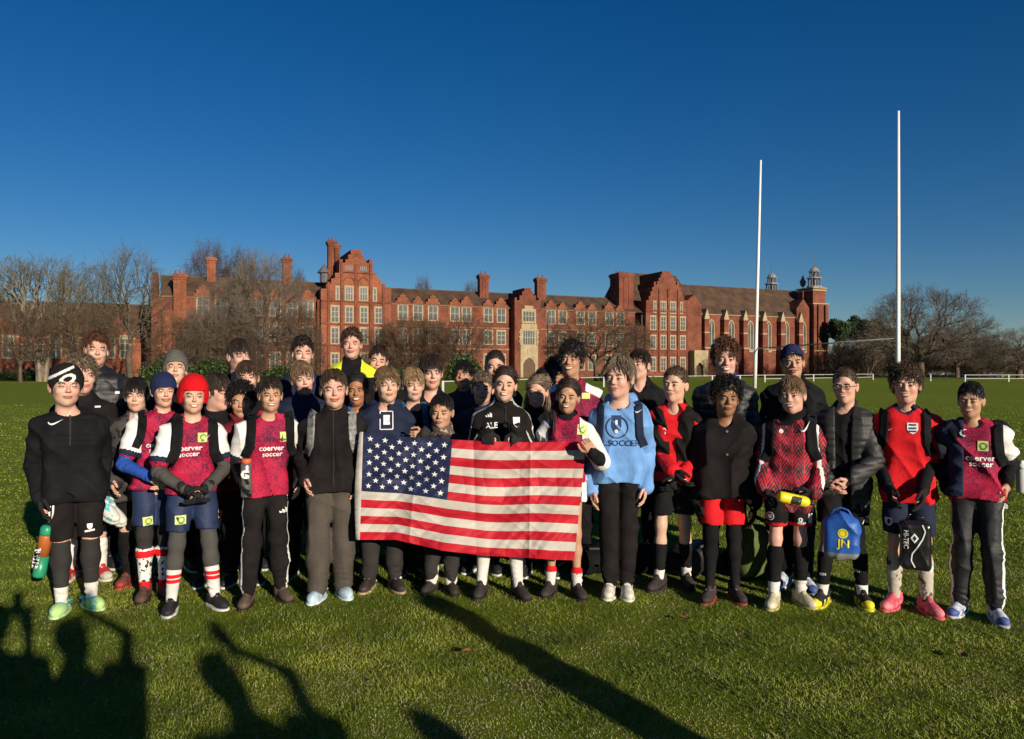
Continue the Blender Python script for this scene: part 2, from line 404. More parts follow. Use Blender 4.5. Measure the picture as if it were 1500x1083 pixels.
TT = dict(
    oak=make_tree(1, bark, twig_g, H=14, shape='dome', wr=.60, zlo=.20, trunk=.17, n=1150, tr=.50, tw=.017, tl=.045),
    tall=make_tree(2, bark, twig_o, H=15, shape='tall', wr=.30, zlo=.22, trunk=.25, n=480, tr=.34, tw=.015, tl=.045, tn=3),
    multi=make_tree(3, bark_pale, twig_o, H=13, shape='fan', wr=.45, zlo=.28, trunk=.2, n=440, tr=.42, multi=5, tw=.016, tl=.05, tn=3),
    birch=make_tree(4, bark_pale, twig_b, H=14, shape='tall', wr=.28, zlo=.3, trunk=.32, n=520, droop=.12, tr=.24, tw=.014, tl=.055, tn=7),
    apple=make_tree(5, bark, twig_b, H=9, shape='round', wr=.70, zlo=.24, trunk=.2, n=520, tr=.30, tw=.016, tl=.06, tn=5),
    scrub=make_tree(6, bark, twig_b, H=8, shape='dome', wr=.62, zlo=.03, trunk=.06, n=620, tr=.20, multi=5, tw=.018, tl=.07))
used = set()
TG = 'leafless trees around the field'
def place_tree(kind, px, top, D, label, wid=None, rz=None, base=0.0, name='bare_tree', group=TG, srcwid=None):
    h = CH + (CY-top)/FPX*D - base; src = TT[kind]
    o = src if kind not in used else copy_tree(src); used.add(kind)
    k = h/src['H']; o.location = (gx(px, D), D, base); o.rotation_euler = (0, 0, rz if rz is not None else (px*1.7) % 6.28)
    wx = k
    if wid:
        me = [c for c in src.children if c.name.startswith('crown')][0].data; co = np.empty(len(me.vertices)*3, np.float32); me.vertices.foreach_get('co', co); co = co.reshape(-1, 3)
        span = np.percentile(co[:,0], 98.5) - np.percentile(co[:,0], 1.5); wx = wid/FPX*D/span
    o.scale = (wx, wx, k); o.name = name
    tag(o, label, 'tree', group); return o
# left group
place_tree('multi', 62, 374, 92, 'many stemmed pale leafless tree at the left in front of the low hall', 125)
place_tree('tall', -22, 380, 90, 'leafless tree cut by the left edge of the photo', 80)
place_tree('tall', 192, 352, 96, 'tall leafless tree between the low hall and the school end wall', 100, rz=2.2)
place_tree('tall', 145, 374, 100, 'thin dark leafless tree just left of the tall one by the hall', 50, rz=4.1)
place_tree('birch', 308, 350, 142, 'fine twigged birch rising behind the roof at the left', 75)
place_tree('birch', 352, 360, 140, 'second fine twigged crown behind the roof beside the leftmost birch', 60, rz=1)
place_tree('oak', 384, 358, 100, 'large leafless tree in front of the left wing of the school', 115, rz=.4)
place_tree('oak', 300, 440, 97, 'spreading leafless tree before the left end of the school', 80, rz=2)
place_tree('scrub', 440, 440, 99, 'leafless thicket left of the tall stepped gable', 70)
place_tree('birch', 436, 392, 141, 'faint bare crown behind the roof left of the tall gable', 40, rz=4)
place_tree('scrub', 600, 455, 104, 'dense brown leafless thicket right of the tall stepped gable', 100, rz=2)
place_tree('scrub', 636, 462, 103, 'brown leafless thicket in front of the middle wing', 80, rz=4)
place_tree('apple', 676, 455, 100, 'low spreading leafless tree above the green laurel', 85, rz=3)
place_tree('birch', 620, 403, 165, 'small birch crown showing above the middle roof', 35, rz=2)
place_tree('birch', 690, 410, 165, 'wispy bare treetop above the middle roof near the chimney', 36, rz=5)
place_tree('apple', 874, 446, 100, 'broad leafless tree in front of the wing right of the entrance', 128, rz=0.5)
place_tree('apple', 925, 470, 112, 'leafless tree beside the right stepped gable', 60, rz=2.5)
place_tree('tall', 98, 384, 88, 'grey leafless tree right of the pale many stemmed tree', 56, rz=.7)
place_tree('apple', 30, 440, 86, 'low leafless tree in front of the hall at the far left', 90, rz=2.1)
place_tree('apple', 128, 446, 89, 'low leafless tree below the two tall ones by the hall', 80, rz=3.7)
place_tree('oak', 336, 402, 104, 'leafless tree before the left wing windows', 90, rz=5.1)
place_tree('scrub', 266, 455, 95, 'leafless shrubby tree by the green bush at the school end wall', 80, rz=5)
place_tree('scrub', 352, 462, 97, 'leafless shrubby tree at the foot of the left wing', 90, rz=.3)
place_tree('scrub', 560, 470, 106, 'leafless thicket against the foot of the tall stepped gable', 70, rz=.8)
place_tree('apple', 830, 478, 104, 'small leafless tree right of the entrance', 66, rz=4.4)
# right group
place_tree('oak', 1348, 414, 125, 'great domed leafless tree behind the right rugby post', 160, rz=1.2)
place_tree('oak', 1402, 468, 140, 'leafless tree right of the great domed tree', 84, rz=2.9)
place_tree('oak', 1493, 477, 120, 'domed leafless tree at the right edge of the photo', 118, rz=4)
wood = [(1222,500,'scrub',60),(1250,488,'scrub',70),(1246,505,'multi',45),(1290,490,'scrub',80),(1272,505,'multi',50),(1318,488,'scrub',80),(1370,486,'scrub',80),(1398,488,'scrub',80),
        (1440,490,'scrub',90),(1463,500,'apple',70),(1233,512,'scrub',50),(1305,515,'multi',40),(1345,512,'scrub',60),(1385,505,'multi',46),(1424,510,'scrub',60),(1520,505,'scrub',80),(1268,512,'scrub',60)]
wl = ['at the foot of the chapel tower', 'under the pines', 'in front of the pines', 'left of the right post', 'pale stemmed below the pines', 'behind the right post',
      'under the great tree', 'right of the great tree', 'left of the white house', 'beside the white house', 'nearest the tower base', 'left of the great tree trunk', 'behind the great trunk',
      'above the red house', 'between the two houses', 'at the far right edge', 'behind the white fence']
for i, (px, ty, k, w_) in enumerate(wood):
    place_tree(k, px, ty, 140 + (i*7) % 26, 'brown leafless tree of the wood ' + wl[i], w_, rz=i*1.3, name='woodland_tree', group='leafless trees of the wood at the right')

# ------------------------------------------------------------------ leafy bushes and pines
def clump(seed, R, n, lw, shape='bush'):
    rg = np.random.default_rng(seed); C = []
    nb = 26
    cs = rg.normal(0, 1, (nb, 3)); cs /= np.linalg.norm(cs, axis=1)[:,None]; cs *= rg.uniform(.45, .85, nb)[:,None]; cs[:,2] = np.abs(cs[:,2])*.9 if shape == 'bush' else cs[:,2]*.8
    ci = rg.integers(0, nb, n); d = rg.normal(0, 1, (n, 3)); d /= np.linalg.norm(d, axis=1)[:,None]
    P = (cs[ci] + d*rg.uniform(.18, .38, n)[:,None])*np.array(R)
    if shape == 'bush': P[:,2] = np.abs(P[:,2]) 
    a = rg.normal(0, 1, (n, 3)); a /= np.linalg.norm(a, axis=1)[:,None]; b = np.cross(a, rg.normal(0, 1, (n, 3))); b /= np.linalg.norm(b, axis=1)[:,None]
    l = lw*rg.uniform(.6, 1.4, n)[:,None]
    V = np.stack([P - a*l, P + b*l*.5, P + a*l, P - b*l*.5], 1).reshape(-1, 3)
    return V, np.arange(n*4).reshape(-1, 4), rg.integers(0, 3, n)
leafm = [M('leaf_dark', (.018,.036,.010), .5, .3, 2), M('leaf_mid', (.035,.062,.015), .5, .3, 2), M('leaf_light', (.065,.10,.022), .5, .3, 2)]
pinem = [M('pine_dark', (.015,.035,.012), .7, .3, 2), M('pine_mid', (.03,.055,.018), .7, .3, 2), M('pine_light', (.05,.075,.025), .7, .3, 2)]
def bush(px, top, D, wid, label, seed, n=5000, name='evergreen_bush'):
    h = CH + (CY-top)/FPX*D; w = wid/FPX*D/2
    V, F, mi = clump(seed, (w/1.1, w*.7, h/1.15), n, .16)
    r = empty(name, (gx(px, D), D, 0)); obj('foliage', mkmesh('foliage', V, F, leafm, mi, False), r)
    t = MB(); 
    for i in range(5): t.tube([(.2*i-.4, 0, 0), (.3*i-.6, .1, h*.4), (.45*i-.9, 0, h*.7)], [.07, .05, .02], 5)
    t.build('stem', bark, r); tag(r, label, 'bush', 'evergreen bushes before the school'); return r
bush(233, 505, 93, 75, 'large bright green evergreen bush below the left end of the school', 1)
bush(270, 520, 92, 50, 'green bush just left of the tall boys with dark hair', 7, 3500)
bush(322, 512, 94, 85, 'wide dark green bush in front of the left wing', 2)
bush(420, 528, 92, 90, 'low clipped green bush left of the tall gable', 3)
bush(678, 508, 90, 80, 'light green laurel in front of the middle wing', 4)
bush(895, 534, 96, 40, 'small dark bush by the leafless tree right of the entrance', 5, 2500)
bush(600, 534, 96, 70, 'low green growth under the brown thicket', 8, 3000)
V, F, mi = clump(9, (5.5, 1.0, 1.6), 7000, .13)
r = empty('hedge', (gx(55, 100), 100, 0)); obj('foliage', mkmesh('foliage', V*np.array([1.4,1,.75]), F, leafm, mi, False), r)
obj('undergrowth', mkmesh('undergrowth', V*np.array([2.4,.8,1.15]) + A(0, 3, 0), F, [M('dead_leaf', (.14,.10,.05), .9, .3, 2)], None, False), r)
tag(r, 'low rough hedge along the far left edge of the field', 'hedge')
def pine(px, top, D, wid, label, seed):
    h = CH + (CY-top)/FPX*D; w = wid/FPX*D/2
    r = empty('pine_tree', (gx(px, D), D, 0)); V, F, mi = clump(seed, (w/1.1, w/1.1, h*.24), 5000, .28, 'p')
    obj('crown', mkmesh('crown', V + A(0, 0, h*.78), F, pinem, mi, False), r)
    t = MB().tube([(0,0,0),(.2,0,h*.4),(0,.1,h*.8)], [.35,.28,.12], 7)
    for i in range(6): t.tube([(0,0,h*(.5+.05*i)), (w*.6*cos(i*2.1), w*.6*sin(i*2.1), h*(.66+.04*i))], [.1,.04], 5)
    t.build('trunk', bark, r); tag(r, label, 'tree', 'dark pines at the right')
pine(1228, 464, 170, 34, 'dark pine nearest the chapel tower', 21); pine(1254, 463, 172, 44, 'tallest dark pine in the clump', 22)
pine(1284, 468, 168, 40, 'dark pine left of the right rugby post', 23); pine(1312, 476, 172, 40, 'dark pine half hidden behind the great bare tree', 24)
pine(1370, 488, 176, 50, 'dark pine seen through the branches of the great tree', 25)

# ------------------------------------------------------------------ school buildings
ANG = rad(24); P1 = (-27.2, 130.0); DX, DY = cos(ANG), sin(ANG); NX, NY = -sin(ANG), cos(ANG)
def bu(px, v=0.0):
    t = (px-CX)/FPX
    return (t*(P1[1] + v*NY) - P1[0] - v*NX)/(DX - t*DY)
def bz(px, py, v=0.0):
    Y = P1[1] + bu(px, v)*DY + v*NY
    return CH + (CY-py)/FPX*Y
def brick_mat(name, c1, c2, mortar=(.22,.17,.13)):
    m = bpy.data.materials.new(name); m.use_nodes = True; n = m.node_tree; b = n.nodes['Principled BSDF']
    b.inputs['Roughness'].default_value = .9; b.inputs['Specular IOR Level'].default_value = .15
    tc = n.nodes.new('ShaderNodeTexCoord'); mp = n.nodes.new('ShaderNodeMapping'); mp.inputs['Rotation'].default_value = (rad(90), 0, 0)
    n.links.new(tc.outputs['Object'], mp.inputs['Vector'])
    bt = n.nodes.new('ShaderNodeTexBrick'); bt.inputs['Scale'].default_value = 1.6; bt.inputs['Color1'].default_value = (*c1, 1); bt.inputs['Color2'].default_value = (*c2, 1)
    bt.inputs['Mortar'].default_value = (*mortar, 1); bt.inputs['Mortar Size'].default_value = .012
    n.links.new(mp.outputs[0], bt.inputs['Vector'])
    nz = n.nodes.new('ShaderNodeTexNoise'); nz.inputs['Scale'].default_value = .35; nz.inputs['Detail'].default_value = 8; nz.inputs['Roughness'].default_value = .65
    n.links.new(tc.outputs['Object'], nz.inputs['Vector'])
    rp = n.nodes.new('ShaderNodeValToRGB'); rp.color_ramp.elements[0].position = .3; rp.color_ramp.elements[1].position = .72
    rp.color_ramp.elements[0].color = (.45,.43,.42,1); rp.color_ramp.elements[1].color = (1.25,1.2,1.1,1)
    n.links.new(nz.outputs['Fac'], rp.inputs['Fac'])
    mx = n.nodes.new('ShaderNodeMix'); mx.data_type = 'RGBA'; mx.blend_type = 'MULTIPLY'; mx.inputs[0].default_value = .9
    n.links.new(bt.outputs['Color'], mx.inputs[6]); n.links.new(rp.outputs[0], mx.inputs[7]); n.links.new(mx.outputs[2], b.inputs['Base Color'])
    return m
BR = brick_mat('red_brick', (.25,.072,.040), (.15,.044,.030)); BO = brick_mat('orange_brick', (.32,.100,.048), (.21,.066,.036)); BD = brick_mat('dark_brick', (.22,.055,.035), (.16,.045,.03))
ST = M('stone_dressing', (.36,.28,.16), .85, .2, .8); ROOF = M('clay_roof_tiles', (.085,.05,.03), .85, .35, .6, bump=.5, bscale=5); ROOFR = M('red_clay_tiles', (.17,.06,.035), .85, .25, .8, bump=.4, bscale=5)
PANE = M('window_glass', (.10,.10,.085), .12, .6, .35, spec=.6); FRM = M('white_window_bars', (.40,.36,.28), .6, .1, 2); LEAD = M('lead_grey', (.12,.12,.13), .5, .3, 2); DOORM = M('oak_door', (.10,.06,.03), .7, .3, 2)
def window(par, uc, z0, z1, w, v=0.0, nx=2, nz=2, surround=.14, arch=False, name='window'):
    m = MB(); u0, u1 = -w/2, w/2; H = z1-z0; s = surround
    if not arch:
        m.box((u0-s, -.12, -s*1.3), (u1+s, .05, 0), 0); m.box((u0-s, -.10, H), (u1+s, .05, H+s*1.6), 0)
        m.box((u0-s, -.08, 0), (u0, .05, H), 0); m.box((u1, -.08, 0), (u1+s, .05, H), 0)
    else:
        n = 9; R = w; pl = []
        for i in range(n): a = rad(60)*i/(n-1); pl.append((w/2 - R + R*cos(a), H - w*.866 + R*sin(a)))
        pr = [(-x, z) for x, z in pl[::-1]]; arc = pl + pr[1:]
        inner = [(w/2, 0)] + arc + [(-w/2, 0)]
        outer = [(w/2+s, 0)] + [(x*(1+2*s/w), H - w*.866 + (z-(H-w*.866))*(1+2*s/w)) for x, z in arc] + [(-w/2-s, 0)]
        k = len(inner); V = [(x, -.1, z) for x, z in inner] + [(x, -.1, z) for x, z in outer] + [(x, .05, z) for x, z in outer]
        F = [(i, i+1, k+i+1, k+i) for i in range(k-1)] + [(k+i, k+i+1, 2*k+i+1, 2*k+i) for i in range(k-1)]
        m.add(V, F, 0); m.box((u0-s, -.14, -s*1.5), (u1+s, .05, 0), 0)
    b = .045 if not arch else .07
    zt = H if not arch else H - w*.5
    for i in range(1, nx): x = u0 + w*i/nx; m.box((x-b, -.06, 0), (x+b, -.012, zt if not arch else H*(.93 if nx == 2 else .86)), 1)
    for j in range(1, nz): z = (H if not arch else H*.8)*j/nz; m.box((u0, -.05, z-b*.8), (u1, -.014, z+b*.8), 1)
    if not arch: m.box((u0, -.055, H-.08), (u1, -.013, H), 1); m.box((u0, -.055, 0), (u0+.07, -.013, H), 1); m.box((u1-.07, -.055, 0), (u1, -.013, H), 1)
    f = m.build(name, [ST, FRM], par, loc=(uc, v, z0))
    p = MB()
    if arch: p.prism([(-x, z) for x, z in inner[::-1]][::-1][::-1], -.01, .03)
    else: p.box((u0, -.01, 0), (u1, .03, H))
    p.build('pane', PANE, f); return f
def wcopy(src, par, uc, z0, v=None):
    c = src.copy(); COL.objects.link(c); c.parent = par; c.location = (uc, src.location[1] if v is None else v, z0)
    for k in kids(src): d = k.copy(); COL.objects.link(d); d.parent = c
    return c
def roof(par, u0, u1, ze, zr, v0, dep, mat=ROOF, name='roof', hip=0, over=.35):
    vm = v0 + dep/2; o = over; V = [(u0,v0-o,ze-.15),(u1,v0-o,ze-.15),(u1-hip,vm,zr),(u0+hip,vm,zr),(u0,v0+dep+o,ze),(u1,v0+dep+o,ze)]
    F = [(0,1,2,3),(3,2,5,4),(0,3,4),(1,5,2),(0,4,5,1)]
    r = MB().add(V, F); r.box((u0+hip, vm-.15, zr-.05), (u1-hip, vm+.15, zr+.15))
    return r.build(name, mat, par)
def chimney(par, px0, px1, ptop, v, zb, pots=3, mat=BR, dep=1.4, name='chimney', out=.12):
    u0, u1 = bu(px0, v), bu(px1, v); zt = bz((px0+px1)/2, ptop, v); m = MB()
    m.box((u0, v, zb), (u1, v+dep, zt-.9)); m.box((u0-out, v-out, zt-.9), (u1+out, v+dep+out, zt-.55)); m.box((u0-out*2, v-out*2, zt-.55), (u1+out*2, v+dep+out*2, zt-.2)); m.box((u0-.05, v-.05, zt-.2), (u1+.05, v+dep+.05, zt))
    for i in range(1, 3): x = u0 + (u1-u0)*i/3; m.box((x-.1, v-.1, zb), (x+.1, v-.003, zt-.92))
    c = m.build(name, mat, par); p = MB()
    for i in range(pots): x = u0 + (u1-u0)*(i+.5)/pots; p.lathe([(.16,0),(.13,.5),(.17,.55),(.15,.6)], (x, v+dep/2, zt), 8)
    p.build('pot', BO, c); return c

sch = empty('school_building', (P1[0], P1[1], 0), ANG)
tag(sch, 'long red brick school with stepped gables, chimneys and a stone framed entrance', 'school building')
def wall(u0, u1, z1, v0=0.0, v1=10.0, mat=BR, par=sch, name='wall', z0=0.0): return MB().box((u0, v0, z0), (u1, v1, z1)).build(name, mat, par)
zA, zB = 13.3, 13.4
UA0, UM0, UM1, UE0, UE1, UC1, UH0, UH1 = bu(231), bu(470), bu(573), bu(754), bu(792), bu(930), bu(945), bu(1006)
wall(UA0, UM0, zA); roof(sch, UA0+.4, UM0+3, zA, bz(300, 407.5, 5), 0, 10, ROOF)
# left end gable and its parapet
e0 = bu(222); MB().prism([(0,0),(0,0)], 0, .1) if False else None
m = MB(); V = [(UA0-.9,0,0),(UA0-.9,10,0),(UA0-.9,10,13.6),(UA0-.9,5.6,bz(226,400,5)),(UA0-.9,4.4,bz(226,400,5)),(UA0-.9,0,13.6)]; V2 = [(x+.9, y, z) for x, y, z in V]
m.add(V+V2, [(5,4,3,2,1,0),(6,7,8,9,10,11)] + [(i, (i+1) % 6, (i+1) % 6+6, i+6) for i in range(6)]); m.build('end_gable', BD, sch)
MB().box((bu(238), -.8, 0), (bu(262), -.003, bz(250, 455))).build('bay', BO, sch)
chimney(sch, 254, 273, 401, -1.0, 0, 3, BO, 1.6); chimney(sch, 303, 316, 377, 4, 12, 1, BO, 1.3); chimney(sch, 415, 427, 377, 4, 12, 2, BO, 1.3)
wall(UM1, UE0, zB); roof(sch, UM1-3, UE0+4, zB, bz(660, 427, 5), 0, 10); wall(UE1, UC1, zB); roof(sch, UE1-4, UC1+4, zB, bz(860, 436, 5), 0, 10)
chimney(sch, 703, 716, 402, 3, 12, 2, BR, 1.3); chimney(sch, 787, 800, 407, 3, 12, 2, BR, 1.3); chimney(sch, 907, 928, 400, 1.0, 10, 4, BD, 3.6)
bands = MB()
for z in (5.2, 9.2): bands.box((UA0, -.12, z), (UM0-.01, .02, z+.22)); bands.box((UM1+.01, -.12, z), (UE0-.01, .02, z+.22)); bands.box((UE1+.01, -.12, z), (UC1, .02, z+.22))
bands.box((UA0, -.25, zA-.3), (UM0-.01, .02, zA-.05)); bands.box((UM1+.01, -.25, zB-.3), (UE0-.01, .02, zB-.05)); bands.box((UE1+.01, -.25, zB-.3), (UC1, .02, zB-.05))
bands.build('string_course', M('worn_stone', (.30,.16,.09), .9, .3, 1), sch)
# dormer gables with small stepped heads above the upper windows
def dormer(uc, w, zt, mat=BO):
    h = w/2; pts = [(-h,11.5),(h,11.5),(h,zt-1.3),(h*.72,zt-1.3),(h*.72,zt-.7),(h*.4,zt-.7),(h*.4,zt-.25),(h*.2,zt-.25),(h*.2,zt),(-h*.2,zt),(-h*.2,zt-.25),(-h*.4,zt-.25),(-h*.4,zt-.7),(-h*.72,zt-.7),(-h*.72,zt-1.3),(-h,zt-1.3)]
    m = MB().prism([(uc+x, z) for x, z in pts], -.06, .5); zz = zt-1.5
    m.add([(uc-h+.15,.5,zz-.3),(uc+h-.15,.5,zz-.3),(uc,.5,zt-.5),(uc-h+.15,3,zz-.3),(uc+h-.15,3,zz-.3),(uc,3.6,zt-.5)], [(0,1,2),(0,2,5,3),(1,4,5,2)], 1)
    m.build('dormer', [mat, ROOF], sch)
w0 = window(sch, bu(297), 10.5, 13.1, 1.7, -.065, 2, 2)
lower = window(sch, bu(297), 6.3, 8.8, 1.7, -.003, 2, 3); gnd = window(sch, bu(297), 1.5, 4.3, 1.7, -.003, 2, 2)
first = True
for lst, pair in (([297, 324, 350, 376, 403, 428, 451], 0), ([590, 612, 634, 666, 683, 715, 734], 0), ([807, 824, 850, 867, 892, 908], 0)):
    for i, px in enumerate(lst):
        u = bu(px); dormer(u, 2.7, 15.1 if i % 2 == 0 else 14.7, BO)
        if first: first = False; continue
        wcopy(w0, sch, u, 10.5); wcopy(lower, sch, u, 6.3); wcopy(gnd, sch, u, 1.5)
# stepped gable blocks
def stepped(par, cpx, pts, v0, v1, mat, zoff=0):
    R = [(bu(px, v0), bz(px, py, v0) if py < 553 else 0) for px, py in pts]
    return MB().prism(R, v0, v1).build('gable', mat, par)
RS = [(573,555),(573,423),(565,423),(565,416),(558,416),(558,408),(552,408),(552,400),(546,400),(546,380),(541,380),(541,385),(537,385),(537,380),(533,380),(533,373),(529,373),(529,366)]
L_ = [(1043-x, y) for x, y in RS[1:]][::-1]
L_ = [(max(x, 470), y) for x, y in L_] + [(470, 555)]
stepped(sch, 521, RS + [(514,366)] + L_[1:] if False else RS + L_, -1.6, 9.5, BO)
roof(sch, UM0+1, UM1-1, 15.5, 19.5, 0, 9, ROOF, 'gable_roof') if False else None
tr = MB()
for px in (481.5, 501, 522, 543.5, 562): u = bu(px, -1.8); tr.box((u-.22, -1.82, 1.0), (u+.22, -1.603, bz(522, 386, -1.8) if 500 < px < 545 else bz(522, 410 if px < 500 else 410, -1.8)-.6))
for py in (443, 476, 507): z = bz(522, py, -1.8); tr.box((bu(470.5,-1.8), -1.80, z), (bu(572.5,-1.8), -1.602, z+.25))
tr.box((bu(501,-1.8), -1.86, bz(522, 400, -1.8)), (bu(543,-1.8), -1.602, bz(522, 398, -1.8)))
tr.build('pilaster', BR, sch)
bl = MB()
for c in (511.5, 532.5):
    for k in (-3, -1, 1, 3): u = bu(c + k*1.35, -1.6); bl.box((u-.09, -1.62, bz(522, 397, -1.6)), (u+.09, -1.601, bz(522, 390, -1.6)))
bl.build('vent_slot', LEAD, sch)
for px in (490.5, 511.5, 533, 554.5):
    for i, (t, b_) in enumerate(((450, 472.5), (483, 503.5), (519, 541))):
        z0, z1 = bz(522, b_, -1.6), bz(522, t, -1.6)
        if px == 490.5 and i == 0: wg = window(sch, bu(px, -1.6), z0, z1, 1.25, -1.603, 2, 3)
        else: wcopy(wg, sch, bu(px, -1.6), z0)
z0, z1 = bz(522, 440, -1.6), bz(522, 421, -1.6)
wa = window(sch, bu(511.3, -1.6), z0, z1, 1.3, -1.603, 3, 2); wcopy(wa, sch, bu(532.5, -1.6), z0)
wn = window(sch, bu(494.5, -1.6), z0, z1-.1, .5, -1.603, 1, 2); wcopy(wn, sch, bu(549, -1.6), z0); 
ar = MB()
for c in (511.3, 532.5):
    u = bu(c, -1.6); z = z1 + .35
    P = [(u + 1.05*cos(a), -1.66, z + 1.35*sin(a)) for a in np.linspace(0, pi, 13)]; ar.tube(P, .12, 5)
ar.build('arch_moulding', BR, sch)
# chimney cluster and turret left of the tall gable
chimney(sch, 481, 489.5, 352, 1.5, 14, 2, BR, 1.2); chimney(sch, 491, 498, 357, 3.2, 14, 1, BR, 1.2)
tm = MB().lathe([(.8,0),(.8,1.6),(1.3,1.7),(.1,3.2),(.04,3.8)], (bu(476, 2), 2.5, bz(476, 414, 2)), 8); tm.build('roof_lantern', LEAD, sch)
MB().box((bu(463.5), -.9, 0), (bu(469.5), -.005, bz(466, 440))).build('wall', BD, sch)
# entrance tower
ev = -2.0
ES = [(792,555),(792,436),(789,436),(789,440),(785,440),(785,433),(781,433),(781,427),(778,427),(778,422)]
EL = [(1546-x, y) for x, y in ES[1:]][::-1] + [(754, 555)]
stepped(sch, 773, [(x, y) for x, y in ES] + EL, ev, 3.5, BR)
MB().box((bu(750.5), -.9, 0), (bu(753.8, -1), -.1, 11.8)).build('buttress', BD, sch)
uw = bu(774.5, ev)
window(sch, uw, bz(774, 471, ev), bz(774, 456, ev), 2.5, ev-.003, 4, 2, surround=.25)
window(sch, uw, bz(774, 505, ev), bz(774, 484, ev), 2.5, ev-.003, 5, 2, surround=.3)
m = MB(); a0, a1 = bu(763.3, ev), bu(786, ev)
m.box((a0, ev-.16, bz(774, 482.5, ev)), (a1, ev-.004, bz(774, 475, ev)))
for i in range(5): u = a0 + (a1-a0)*(i+.5)/5; m.box((u-.12, ev-.22, bz(774, 475, ev)), (u+.12, ev-.01, bz(774, 472.6, ev)))
for k in range(7):  # quoin teeth
    z = bz(774, 505.5-3.4*k, ev); m.box((a0-.28-.12*(k % 2), ev-.12, z), (a0+.05, ev-.006, z+.36)); m.box((a1-.05, ev-.12, z), (a1+.28+.12*(k % 2), ev-.006, z+.36))
du = 1.25; zt0 = bz(774, 506.5, ev); zd = bz(774, 524, ev); V = [(a0-.2, 0), (uw-du, 0), (uw-du, zd-1.3), (uw-du*.6, zd-.45), (uw, zd), (uw+du*.6, zd-.45), (uw+du, zd-1.3), (uw+du, 0), (a1+.2, 0), (a1+.2, zt0), (a0-.2, zt0)]
m.add([(x, ev-.2, z) for x, z in V] + [(x, ev-.01, z) for x, z in V], [(0,1,2,10),(2,3,10),(3,4,10),(4,9,10),(4,5,9),(5,6,9),(6,7,8,9)] + [(i, (i+1) % 11, (i+1) % 11+11, i+11) for i in range(11)])
m.box((uw-.35, ev-.28, bz(774, 519, ev)), (uw+.35, ev-.202, bz(774, 511, ev))); m.box((uw-.9, ev-.1, bz(774, 453.8, ev)), (uw+.9, ev-.004, bz(774, 448, ev)))
m.build('stone_surround', ST, sch)
MB().prism([(uw-du,0),(uw-du,zd-1.3),(uw-du*.6,zd-.45),(uw,zd),(uw+du*.6,zd-.45),(uw+du,zd-1.3),(uw+du,0)][::-1], ev-.05, ev-.012).build('door', DOORM, sch)
bb = MB()
for k in range(-1, 2): u = bu(774+k*4.6, ev); bb.prism([(u-.32, bz(774,444,ev)), (u+.32, bz(774,444,ev)), (u+.32, bz(774,434,ev)), (u, bz(774,431,ev)), (u-.32, bz(774,434,ev))], ev-.02, ev-.003)
bb.build('blind_arch', BD, sch)
# right stepped gable
hv = -1.0
HS = [(1006,555),(1006,440),(1002,440),(1002,434),(999.5,434),(999.5,427),(997,427),(997,421),(994.5,421),(994.5,413),(992,413),(992,417),(990,417),(990,412),(987.5,412),(987.5,407),(984.5,407),(984.5,402),(982.5,402),(982.5,397.5)]
HL = [(1951-x+1.5, y) for x, y in HS[1:]][::-1]; HL = [(max(x, 945), y) for x, y in HL] + [(945, 555)]
stepped(sch, 975, HS + HL, hv, 11, BR)
tr = MB(); zz = lambda py: bz(978, py, hv)
for px in (965.5, 978.5, 993): u = bu(px, hv); tr.box((u-.2, hv-.22, 1), (u+.2, hv-.003, zz(424)))
for py in (457, 486, 514): tr.box((bu(945.3,hv), hv-.2, zz(py)), (bu(1005.7,hv), hv-.002, zz(py)+.25))
tr.build('pilaster', BD, sch)
for px in (956.5, 971.5, 985.7, 1000):
    for t, b_ in ((466.5, 483), (495, 511), (525, 543)): wcopy(wg, sch, bu(px, hv), zz(b_), hv-.003)
for px in (971.5, 985.7): wcopy(wa, sch, bu(px, hv), zz(458)-.1, hv-.003)
for px in (959, 998): wcopy(wn, sch, bu(px, hv), zz(458), hv-.003)
wall(bu(915), UH0+1, bz(930, 440), 3, 12, BD); roof(sch, bu(926, 2), bu(990, 8), bz(930, 440, 2), bz(975, 404, 8), 1.5, 13, ROOF, 'roof')
MB().box((bu(931), -.4, 0), (bu(944.5), -.005, bz(937, 478))).build('wall', BD, sch)
# drainpipes
dp = MB()
for px in (467, 750, 803, 940): dp.tube([(bu(px, -.3), -.35 if px != 750 else -1.0, 0), (bu(px, -.3), -.35 if px != 750 else -1.0, 12.8)], .1, 6)
dp.build('drainpipe', LEAD, sch)

